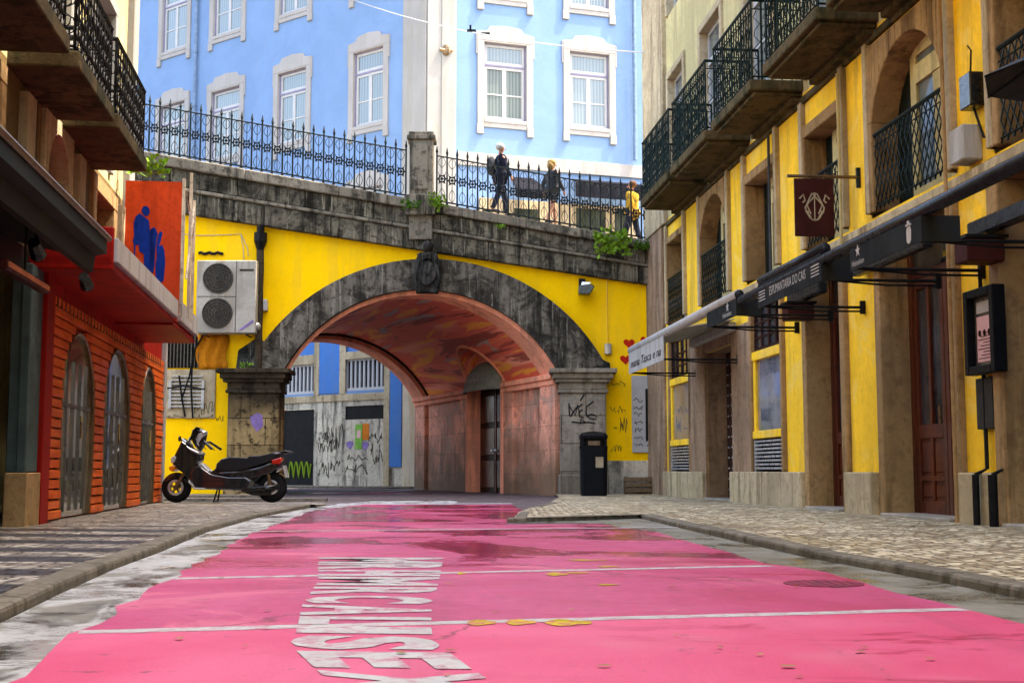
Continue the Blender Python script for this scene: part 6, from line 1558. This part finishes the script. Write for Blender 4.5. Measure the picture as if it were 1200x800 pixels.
for sg in (-1, 1):
    a, b = S(215, 225); mb = MB(); mb.tube([FSC.P(a + .1, sg * .15, ZG + b - .05), FSC.P(a, sg * .3, ZG + b + .05)], .01, 5); mb.ball(FSC.P(a, sg * .33, ZG + b + .05), .05, 8, 6, (.4, 1.4, 1)); mb.build('mirror', M['black_plastic'], sc)
mb = MB(); w0 = [S(*p) for p in ((262, 205), (280, 150), (305, 118), (330, 120))]; mb.loft([[FSC.P(a, n_, ZG + b) for n_ in (-.14, -.07, 0, .07, .14)] for a, b in w0], False, False); o = mb.build('windscreen', plain('smoked', (.08, .075, .07), .06, coat=1), sc); so = o.modifiers.new('s', 'SOLIDIFY'); so.thickness = .006
a, b = S(930, 430); mb = MB(); mb.prism([(a - .03, ZG + b + .09), (a + .0, ZG + b + .1), (a + .05, ZG + b - .09), (a + .02, ZG + b - .1)], -.1, .1, FSC); mb.build('number_plate', M['canvas_white'], sc)
mb = MB()
for k in range(9):
    p0 = S(800, 420 - 0); 
a, b = S(820, 450); mb.tube([FSC.P(a - .02, -.12, ZG + b + .1), FSC.P(c2[0] - SX0, -.12, c2[2])], .03, 8); mb.tube([FSC.P(a - .02, .12, ZG + b + .1), FSC.P(c2[0] - SX0, .12, c2[2])], .03, 8); build_split(mb, 'rear_shock', M['bronze_rim'], sc)
mb = MB(); a, b = S(460, 560); 
for sg in (-1, 1): mb.tube([FSC.P(a, sg * .08, ZG + b), FSC.P(a - .04, sg * .16, ZG + .01)], .014, 6)
mb.tube([FSC.P(a - .04, -.16, ZG + .015), FSC.P(a - .04, .16, ZG + .015)], .014, 6); mb.build('stand', M['iron_black'], sc)

slab2([(300, 200), (318, 165), (352, 140), (368, 150), (362, 180), (340, 205), (322, 235), (330, 260), (312, 245)], .118, 'cowl_trim', M['silver'], .02)
slab2([(560, 440), (760, 410), (860, 375), (862, 382), (762, 420), (562, 450)], .176, 'tail_trim', M['dark_grille'], .01)
# drain grate on the right side of the road, litter specks
gx, gy = G(965, 684)
gr = empty('drain_cover', (gx, gy, RZ + .004), 'worn dark drain cover sunk in the pink road', 'drain cover')
MB().disc((gx, gy, RZ + .003), (0, 0, 1), 0, .2, .004, 24).build('plate', weathered('cover', (.26, .03, .07), (.08, .03, .04), 1, .6, scale=6, speck=.8), gr)
mb = MB()
for k in range(7): x = gx - .15 + k * .05; h = math.sqrt(max(0, .18 ** 2 - (x - gx) ** 2)); mb.box(x - .012, x + .012, gy - h, gy + h, RZ + .004, RZ + .007)
mb.build('grate_bar', bpy.data.materials['cover'], gr)
mb = MB(); rnd = random.Random(9)
for i in range(70):
    px_, py_ = rnd.uniform(150, 1100), rnd.choice([rnd.uniform(640, 800), rnd.uniform(620, 700)]); x, y = G(px_, py_)
    if not (-1.6 < x < 1.9): continue
    r_ = rnd.uniform(.008, .022); n5 = 5; mb.add([(x + r_ * math.cos(t) * rnd.uniform(.5, 1.4), y + r_ * math.sin(t) * rnd.uniform(.4, 1), .009 + RZ + rnd.uniform(0, .003)) for t in np.linspace(0, 6.28, n5 + 1)[:-1]], [tuple(range(n5))])
o = mb.build('leaf_litter', M['stone']); o['kind'] = 'stuff'; tag(o, 'scattered dry leaves and scraps lying on the pink road', 'litter')
for i, (x, y) in enumerate(((900, 749), (800, 590.5), (567, 691))): pass
